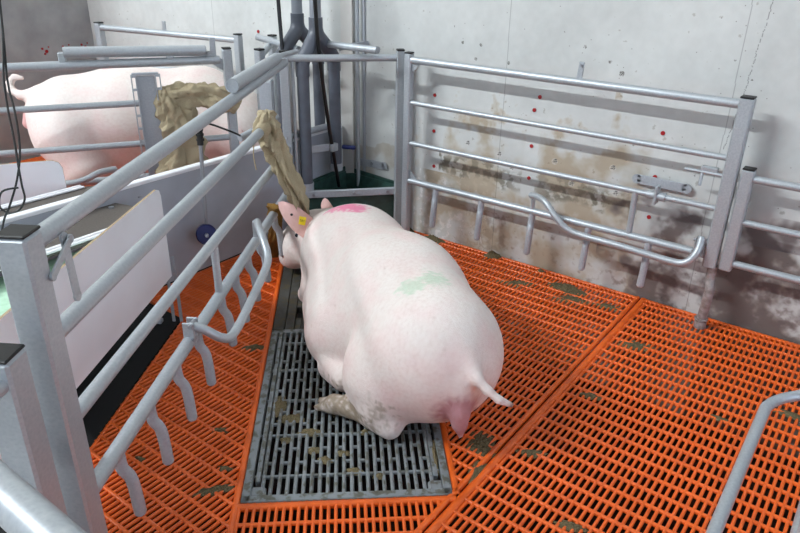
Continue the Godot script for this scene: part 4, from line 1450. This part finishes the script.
func build_sow() -> void:
	var root := thing("sow", "large pale pink sow lying on the orange slats with a yellow ear tag", "pig", Vector3(-1.5, 0, 1.25), "pigs")
	# trunk
	cap(Vector3(-1.142, 0.268, 1.432), 0.252, Vector3(-1.465, 0.268, 1.205), 0.258, 0.09)
	cap(Vector3(-1.465, 0.268, 1.205), 0.258, Vector3(-1.880, 0.262, 0.986), 0.230, 0.10)
	cap(Vector3(-1.880, 0.262, 0.986), 0.230, Vector3(-2.14, 0.205, 0.825), 0.178, 0.10)
	cap(Vector3(-2.14, 0.205, 0.825), 0.168, Vector3(-2.29, 0.190, 0.800), 0.130, 0.07)
	# belly spreading towards the crate gate, a fold of udder below it
	cap(Vector3(-1.597, 0.160, 1.377), 0.166, Vector3(-1.739, 0.172, 1.250), 0.165, 0.09)
	cap(Vector3(-1.50, 0.16, 1.38), 0.14, Vector3(-1.597, 0.160, 1.377), 0.15, 0.05)
	cap(Vector3(-1.548, 0.080, 1.500), 0.074, Vector3(-1.47, 0.075, 1.535), 0.060, 0.02)
	# head turned towards the gate
	cap(Vector3(-2.29, 0.190, 0.800), 0.138, Vector3(-2.345, 0.170, 0.860), 0.112, 0.07)
	cap(Vector3(-2.33, 0.150, 0.870), 0.092, Vector3(-2.385, 0.095, 0.892), 0.062, 0.05)
	cap(Vector3(-2.385, 0.095, 0.892), 0.056, Vector3(-2.402, 0.088, 0.902), 0.051, 0.02)
	cap(Vector3(-2.275, 0.285, 0.875), 0.030, Vector3(-2.282, 0.245, 0.905), 0.028, 0.05)
	# folded foreleg under the chest
	cap(Vector3(-1.98, 0.12, 1.14), 0.085, Vector3(-2.08, 0.06, 1.10), 0.05, 0.05)
	# ham and hind leg with a crease against the belly
	cap(Vector3(-1.16, 0.26, 1.46), 0.21, Vector3(-1.245, 0.190, 1.505), 0.198, 0.03)
	cap(Vector3(-1.27, 0.13, 1.575), 0.118, Vector3(-1.235, 0.085, 1.62), 0.072, 0.05)
	cap(Vector3(-1.225, 0.085, 1.615), 0.068, Vector3(-1.175, 0.046, 1.640), 0.038, 0.04)
	cap(Vector3(-1.175, 0.043, 1.638), 0.038, Vector3(-1.355, 0.047, 1.640), 0.036, 0.025)
	cap(Vector3(-1.355, 0.047, 1.640), 0.038, Vector3(-1.425, 0.040, 1.655), 0.036, 0.02)
	cap(Vector3(-1.415, 0.034, 1.668), 0.024, Vector3(-1.478, 0.020, 1.690), 0.013, 0.012)
	cap(Vector3(-1.425, 0.040, 1.638), 0.024, Vector3(-1.490, 0.024, 1.655), 0.013, 0.012)
	# vulva and tail
	cap(Vector3(-0.955, 0.27, 1.545), 0.030, Vector3(-0.935, 0.175, 1.568), 0.026, 0.05)
	cap(Vector3(-0.935, 0.175, 1.568), 0.026, Vector3(-0.932, 0.130, 1.572), 0.023, 0.03)
	cap(Vector3(-0.932, 0.130, 1.572), 0.022, Vector3(-0.928, 0.082, 1.568), 0.010, 0.02)
	cap(Vector3(-0.975, 0.355, 1.510), 0.030, Vector3(-0.895, 0.318, 1.545), 0.018, 0.05)
	cap(Vector3(-0.895, 0.318, 1.545), 0.018, Vector3(-0.854, 0.284, 1.541), 0.015, 0.012)
	cap(Vector3(-0.854, 0.284, 1.541), 0.015, Vector3(-0.818, 0.258, 1.528), 0.0135, 0.012)
	cap(Vector3(-0.818, 0.258, 1.528), 0.0135, Vector3(-0.789, 0.232, 1.496), 0.0115, 0.012)
	var st := tool()
	net(Vector3(-2.60, -0.02, 0.52), Vector3(-0.74, 0.58, 1.80), 0.0105, sow_colour, st)
	var pink := Color(0.78, 0.50, 0.46)
	var face := Vector3(0.45, 0.35, 0.82).normalized()
	ear(st, Vector3(-2.195, 0.365, 0.930), Vector3(-2.172, 0.296, 1.020), Vector3(-2.331, 0.445, 1.024), face, pink)
	ear(st, Vector3(-2.20, 0.345, 0.76), Vector3(-2.30, 0.315, 0.74), Vector3(-2.36, 0.36, 0.66), face, pink)
	obj("body", st, M.skin, root)
	st = tool()
	disc(st, Vector3(-2.280, 0.264, 0.958), face, 0.010, 0.012, 12)
	obj("eye", st, M.eye, root)
	st = tool()
	disc(st, Vector3(-2.418, 0.095, 0.945), Vector3(-0.5, 0, 0.86), 0.008, 0.006, 8)
	disc(st, Vector3(-2.440, 0.095, 0.928), Vector3(-0.5, 0, 0.86), 0.008, 0.006, 8)
	obj("nostrils", st, M.eye, root)
	# ear tag with its digits
	var tp := Vector3(-2.198, 0.373, 0.998)
	var tx := Vector3(0.90, -0.10, -0.42).normalized()
	var tz := (face - tx * face.dot(tx)).normalized()
	var ty := tz.cross(tx)
	st = tool()
	obox(st, tp, tx, ty, tz, Vector3(0.034, 0.040, 0.003), 0.001)
	var t := obj("ear_tag", st, M.yellow_tag, root)
	t.set_meta("label", "yellow ear tag with black digits")
	var tm := TextMesh.new()
	tm.text = "581"
	tm.font_size = 16
	tm.pixel_size = 0.0009
	tm.depth = 0.0008
	var sf := SystemFont.new()
	sf.font_names = PackedStringArray(["Droid Sans"])
	tm.font = sf
	var dg := MeshInstance3D.new()
	dg.name = "digits"
	dg.mesh = tm
	dg.material_override = M.ink
	t.add_child(dg)
	dg.transform = Transform3D(Basis(tx, ty, tz), tp + tz * 0.002)
	st = tool()
	disc(st, Vector3(-2.255, 0.395, 1.012), face, 0.006, 0.006, 10)
	obj("ear_stud", st, M.ink, root)

func build_next_sow() -> void:
	var root := thing("sow", "pale pink sow standing behind the grey partition with curled tail and red mark", "pig", Vector3(-3.7, 0, 0.75), "pigs")
	cap(Vector3(-3.98, 0.60, 1.075), 0.255, Vector3(-3.80, 0.595, 0.80), 0.275, 0.10)
	cap(Vector3(-3.80, 0.595, 0.80), 0.275, Vector3(-3.52, 0.60, 0.50), 0.262, 0.12)
	cap(Vector3(-3.52, 0.60, 0.50), 0.255, Vector3(-3.27, 0.55, 0.42), 0.20, 0.12)
	cap(Vector3(-3.27, 0.55, 0.42), 0.19, Vector3(-3.08, 0.45, 0.42), 0.13, 0.10)
	cap(Vector3(-3.08, 0.45, 0.42), 0.12, Vector3(-2.95, 0.33, 0.43), 0.065, 0.06)
	# near hind leg
	cap(Vector3(-3.90, 0.52, 1.17), 0.19, Vector3(-3.80, 0.36, 1.16), 0.13, 0.06)
	cap(Vector3(-3.80, 0.36, 1.16), 0.11, Vector3(-3.91, 0.24, 1.23), 0.055, 0.05)
	cap(Vector3(-3.91, 0.24, 1.23), 0.052, Vector3(-3.88, 0.05, 1.22), 0.042, 0.03)
	cap(Vector3(-3.88, 0.05, 1.22), 0.042, Vector3(-3.84, 0.03, 1.19), 0.03, 0.02)
	# far hind leg
	cap(Vector3(-4.12, 0.48, 0.98), 0.17, Vector3(-4.05, 0.34, 0.93), 0.11, 0.06)
	cap(Vector3(-4.05, 0.34, 0.93), 0.10, Vector3(-4.14, 0.22, 1.00), 0.055, 0.05)
	cap(Vector3(-4.14, 0.22, 1.00), 0.05, Vector3(-4.10, 0.04, 0.98), 0.04, 0.03)
	# forelegs
	cap(Vector3(-3.40, 0.45, 0.58), 0.12, Vector3(-3.39, 0.25, 0.58), 0.06, 0.06)
	cap(Vector3(-3.39, 0.25, 0.58), 0.055, Vector3(-3.38, 0.04, 0.57), 0.042, 0.03)
	cap(Vector3(-3.56, 0.45, 0.36), 0.12, Vector3(-3.54, 0.25, 0.36), 0.06, 0.06)
	cap(Vector3(-3.54, 0.25, 0.36), 0.055, Vector3(-3.53, 0.04, 0.36), 0.042, 0.03)
	# udder
	cap(Vector3(-3.78, 0.38, 0.92), 0.12, Vector3(-3.52, 0.38, 0.60), 0.12, 0.08)
	# tail curl and vulva
	cap(Vector3(-4.07, 0.76, 1.22), 0.034, Vector3(-4.15, 0.748, 1.275), 0.026, 0.05)
	cap(Vector3(-4.15, 0.748, 1.275), 0.024, Vector3(-4.205, 0.772, 1.295), 0.022, 0.015)
	cap(Vector3(-4.205, 0.772, 1.295), 0.022, Vector3(-4.230, 0.812, 1.285), 0.020, 0.012)
	cap(Vector3(-4.230, 0.812, 1.285), 0.020, Vector3(-4.212, 0.842, 1.260), 0.018, 0.012)
	cap(Vector3(-4.212, 0.842, 1.260), 0.018, Vector3(-4.178, 0.838, 1.236), 0.014, 0.012)
	cap(Vector3(-4.14, 0.66, 1.24), 0.035, Vector3(-4.16, 0.58, 1.265), 0.03, 0.03)
	var st := tool()
	net(Vector3(-4.36, -0.02, 0.08), Vector3(-2.84, 0.94, 1.44), 0.0125, next_colour, st)
	ear(st, Vector3(-3.16, 0.60, 0.50), Vector3(-3.10, 0.55, 0.52), Vector3(-2.98, 0.52, 0.62), Vector3(0.3, 0.4, 0.85).normalized(), Color(0.78, 0.50, 0.46))
	obj("body", st, M.skin, root)
	st = tool()
	disc(st, Vector3(-3.03, 0.47, 0.53), Vector3(0.3, 0.2, 0.9).normalized(), 0.012, 0.012, 10)
	obj("eye", st, M.eye, root)

func build_details() -> void:
	# burlap tied over the second rail
	var root := thing("burlap_sack", "beige burlap sack tied round the gate rail above the lying sow's head", "sack", Vector3(-2.35, 0.4, 0.97), "burlap sacks")
	var st := tool()
	cloth(st, [Vector3(-2.385, 0.875, 1.005), Vector3(-2.385, 0.80, 1.01), Vector3(-2.365, 0.70, 0.985), Vector3(-2.325, 0.575, 0.965), Vector3(-2.300, 0.465, 0.925), Vector3(-2.310, 0.350, 0.860)], [GD], [0.035, 0.075, 0.075, 0.066, 0.07, 0.055], [0.025, 0.045, 0.045, 0.035, 0.035, 0.02], 5, 3)
	obj("cloth", smooth(st), M.burlap, root)
	st = tool()
	tube(st, [GO + GD * 1.74 + UP * 0.803, GO + GD * 1.80 + UP * 0.803, GO + GD * 1.93 + UP * 0.803], [0.026, 0.034, 0.036], 16)
	obj("wrap", st, M.burlap, root)
	st = tool()
	tube(st, spline([GO + GD * 1.78 + UP * 0.80 - GN * 0.03, GO + GD * 1.76 + UP * 0.70 - GN * 0.04, GO + GD * 1.77 + UP * 0.62 - GN * 0.035], 4), 0.003, 6)
	obj("loose_thread", st, M.burlap, root)
	st = tool()
	cloth(st, [Vector3(-2.40, 0.40, 0.99), Vector3(-2.46, 0.26, 0.93), Vector3(-2.53, 0.13, 0.88), Vector3(-2.575, 0.03, 0.835)], [Vector3(0.8, 0, -0.6)], [0.035, 0.03, 0.028, 0.025], [0.015, 0.015, 0.016, 0.016], 3, 9)
	var tail := obj("hanging_end", smooth(st), M.burlap_ochre, root)
	tail.set_meta("label", "ochre stained burlap end hanging to the floor")

	root = thing("burlap_sack", "crumpled beige burlap sack draped over the rails beside the standing sow", "sack", Vector3(-3.12, 0.45, 0.92), "burlap sacks")
	var md := Vector3(-GD.x, 0, GD.z)
	st = tool()
	cloth(st, [Vector3(-3.165, 0.875, 1.01), Vector3(-3.15, 0.79, 0.99), Vector3(-3.125, 0.68, 0.965), Vector3(-3.12, 0.56, 0.965), Vector3(-3.115, 0.42, 0.975)], [md], [0.035, 0.07, 0.085, 0.10, 0.115], [0.02, 0.04, 0.04, 0.035, 0.03], 5, 5)
	obj("cloth", smooth(st), M.burlap, root)
	st = tool()
	cloth(st, [Vector3(-3.175, 0.84, 1.005), Vector3(-3.12, 0.835, 0.925), Vector3(-3.06, 0.83, 0.835), Vector3(-2.99, 0.80, 0.75), Vector3(-2.945, 0.755, 0.70)], [UP], [0.03, 0.05, 0.065, 0.06, 0.03], [0.025, 0.04, 0.045, 0.04, 0.02], 4, 8)
	obj("draped_end", smooth(st), M.burlap, root)

	# drinker rod with a blue disc in front of the partition
	root = thing("drinker_valve", "thin steel rod with a dark blue disc in front of the grey partition", "drinker", Vector3(-2.68, 0.2, 1.19))
	st = tool()
	tube(st, [Vector3(-2.695, 0.70, 1.163), Vector3(-2.68, 0.27, 1.192)], 0.0095, 12)
	obj("rod", st, M.steel_bolt, root)
	st = tool()
	disc(st, Vector3(-2.676, 0.243, 1.20), Vector3(0.80, 0.25, 0.55).normalized(), 0.052, 0.035, 24)
	var dsc := obj("disc", st, M.blue, root)
	st = tool()
	disc(st, Vector3(-2.655, 0.248, 1.215), Vector3(0.80, 0.25, 0.55).normalized(), 0.010, 0.05, 10)
	obj("nipple", st, M.steel_bolt, dsc)
	st = tool()
	tube(st, [Vector3(-2.70, 0.78, 1.155), Vector3(-2.696, 0.69, 1.163)], 0.015, 12)
	for k in 3:
		disc(st, Vector3(-2.699, 0.715 + k * 0.025, 1.158), UP, 0.019, 0.01, 12)
	obj("coupling", st, M.cap, root)
	st = tool()
	tube(st, spline([Vector3(-2.70, 0.78, 1.155), Vector3(-2.69, 0.79, 1.12), Vector3(-2.65, 0.74, 1.02), Vector3(-2.64, 0.70, 0.95)], 5), 0.005, 8)
	obj("feed_hose", st, M.hose_black, root)
	st = tool()
	tube(st, [Vector3(-2.645, 0.692, 0.96), Vector3(-2.655, 0.72, 0.78)], 0.018, 14)
	obj("supply_pipe", st, M.zinc_dull, root)

	# black cables hanging in front of the standing sow
	var c1 := [Vector3(-2.62, 1.75, 1.95), Vector3(-2.53, 1.40, 2.03), Vector3(-2.491, 1.274, 2.066), Vector3(-2.453, 1.154, 2.109), Vector3(-2.415, 1.064, 2.134), Vector3(-2.372, 0.973, 2.155), Vector3(-2.339, 0.898, 2.175), Vector3(-2.311, 0.838, 2.19), Vector3(-2.291, 0.795, 2.20), Vector3(-2.297, 0.762, 2.225), Vector3(-2.323, 0.755, 2.249), Vector3(-2.349, 0.775, 2.259), Vector3(-2.350, 0.82, 2.24), Vector3(-2.318, 0.83, 2.20)]
	st = tool()
	tube(st, spline(c1, 5), 0.0035, 7)
	tag(obj("cable", st, M.cable), "thin black cable with a loop hanging over the creep lid", "cable", "black cables over the creep")
	st = tool()
	tube(st, spline([Vector3(-2.61, 1.75, 1.955), Vector3(-2.50, 1.31, 2.055), Vector3(-2.448, 1.15, 2.10), Vector3(-2.39, 1.05, 2.125), Vector3(-2.347, 0.944, 2.155), Vector3(-2.329, 0.853, 2.194), Vector3(-2.325, 0.777, 2.236), Vector3(-2.326, 0.717, 2.272), Vector3(-2.30, 0.60, 2.32), Vector3(-2.32, 0.52, 2.30)], 5), 0.0035, 7)
	tag(obj("cable", st, M.cable), "thin black cable twisted round the looped one over the creep lid", "cable", "black cables over the creep")

	# manure on the slats
	var sp := [
		[-1.169, 0.150, 0.115, 0.055, 0.0, 0.012, "dark manure patch covering several slats near the wall gate's hoop"],
		[-1.10, 0.24, 0.09, 0.05, 0.3, 0.004, "thin manure smear beside the largest dark patch"],
		[-1.668, 0.045, 0.055, 0.03, 0.2, 0.026, "brown manure clump against the wall under the gate's second pin"],
		[-1.395, 0.25, 0.10, 0.045, 0.5, 0.003, "olive manure smear filling holes between sow and wall"],
		[-1.364, 0.05, 0.022, 0.018, 0.0, 0.016, "tiny manure crumb at the foot of the wall"],
		[-2.06, 0.06, 0.09, 0.035, 0.1, 0.022, "manure line along the wall beside the gate's hinge post"],
		[-1.996, 1.524, 0.055, 0.032, 0.6, 0.006, "manure spot beside the joint of iron grate and plate"],
		[-0.900, 1.47, 0.055, 0.075, 0.4, 0.004, "manure in the slats behind the sow at the seam"],
		[-0.840, 1.60, 0.030, 0.055, 0.2, 0.003, "manure wedge beside the grate's outer corner"],
		[-0.735, 1.40, 0.05, 0.022, 0.5, 0.004, "small manure smear beyond the seam behind the sow's tail"],
		[-0.708, 0.957, 0.05, 0.025, 0.2, 0.004, "faint manure smear on the bare panel beside the seam"],
		[-0.262, 0.792, 0.045, 0.018, 0.0, 0.005, "small manure smear on the bare panel near the side hoop"],
		[-0.045, 0.60, 0.075, 0.025, 0.0, 0.006, "manure smear beyond the bend of the side hoop"],
		[-0.697, 0.478, 0.075, 0.045, 0.4, 0.003, "wide faint manure smear on the bare panel near the wall"],
		[-0.492, 1.629, 0.05, 0.02, 0.3, 0.005, "manure crumbs on the bare panel far from the wall"],
		[-1.511, 2.103, 0.028, 0.015, 0.5, 0.007, "small manure clump at the grate's left frame"],
		[-1.678, 1.983, 0.03, 0.018, 0.6, 0.006, "small manure clump under the guard hoop's bracket"],
		[-1.775, 2.246, 0.025, 0.015, 0.2, 0.006, "small manure clump beneath the crate gate's third pin"],
		[-1.46, 2.19, 0.06, 0.022, 0.9, 0.005, "manure streak near the grate's lower left corner"],
		[-0.93, 0.20, 0.08, 0.03, 0.2, 0.003, "manure film in the holes beside the seam's wall end"],
	]
	for k in sp.size():
		var q: Array = sp[k]
		lump("manure_patch", Vector3(q[0], 0.001, q[1]), q[2], q[3], q[4], q[5], 40 + k, M.manure, q[6])
	lump("manure_patch", Vector3(-2.245, 0.0, 0.11), 0.07, 0.06, 0.4, 0.06, 90, M.manure, "high manure heap at the foot of the wall gate's hinge post", "manure", "manure patches on the slats", 0.004)
	# dried dung on the grate
	var dg := [[0.13, 0.42, 0.055, 0.03], [0.20, 0.34, 0.05, 0.025], [0.08, 0.50, 0.03, 0.06], [0.22, 0.24, 0.03, 0.02], [0.26, 0.19, 0.03, 0.02], [0.32, 0.22, 0.03, 0.015], [0.30, 0.44, 0.03, 0.015], [0.36, 0.13, 0.03, 0.018], [0.44, 0.10, 0.022, 0.014], [0.635, 0.18, 0.012, 0.09], [0.12, 0.30, 0.022, 0.018], [0.40, 0.33, 0.02, 0.015]]
	var where := ["beside the left frame", "near the hind foot", "on the left side bar", "between two cross bars", "close to the first cross bar", "in the middle slots", "below the sow's hoof", "near the front edge", "by the front rim", "along the outer side bar", "by the left slats", "under the thigh"]
	for k in dg.size():
		var q: Array = dg[k]
		lump("dung_crumb", G0 + GU * q[0] + GV * q[1], q[2], q[3], 0.7, 0.007, 120 + k, M.dry_dung, "dry tan dung on the iron grate " + where[k], "manure", "dry dung on the iron grate", 0.008)
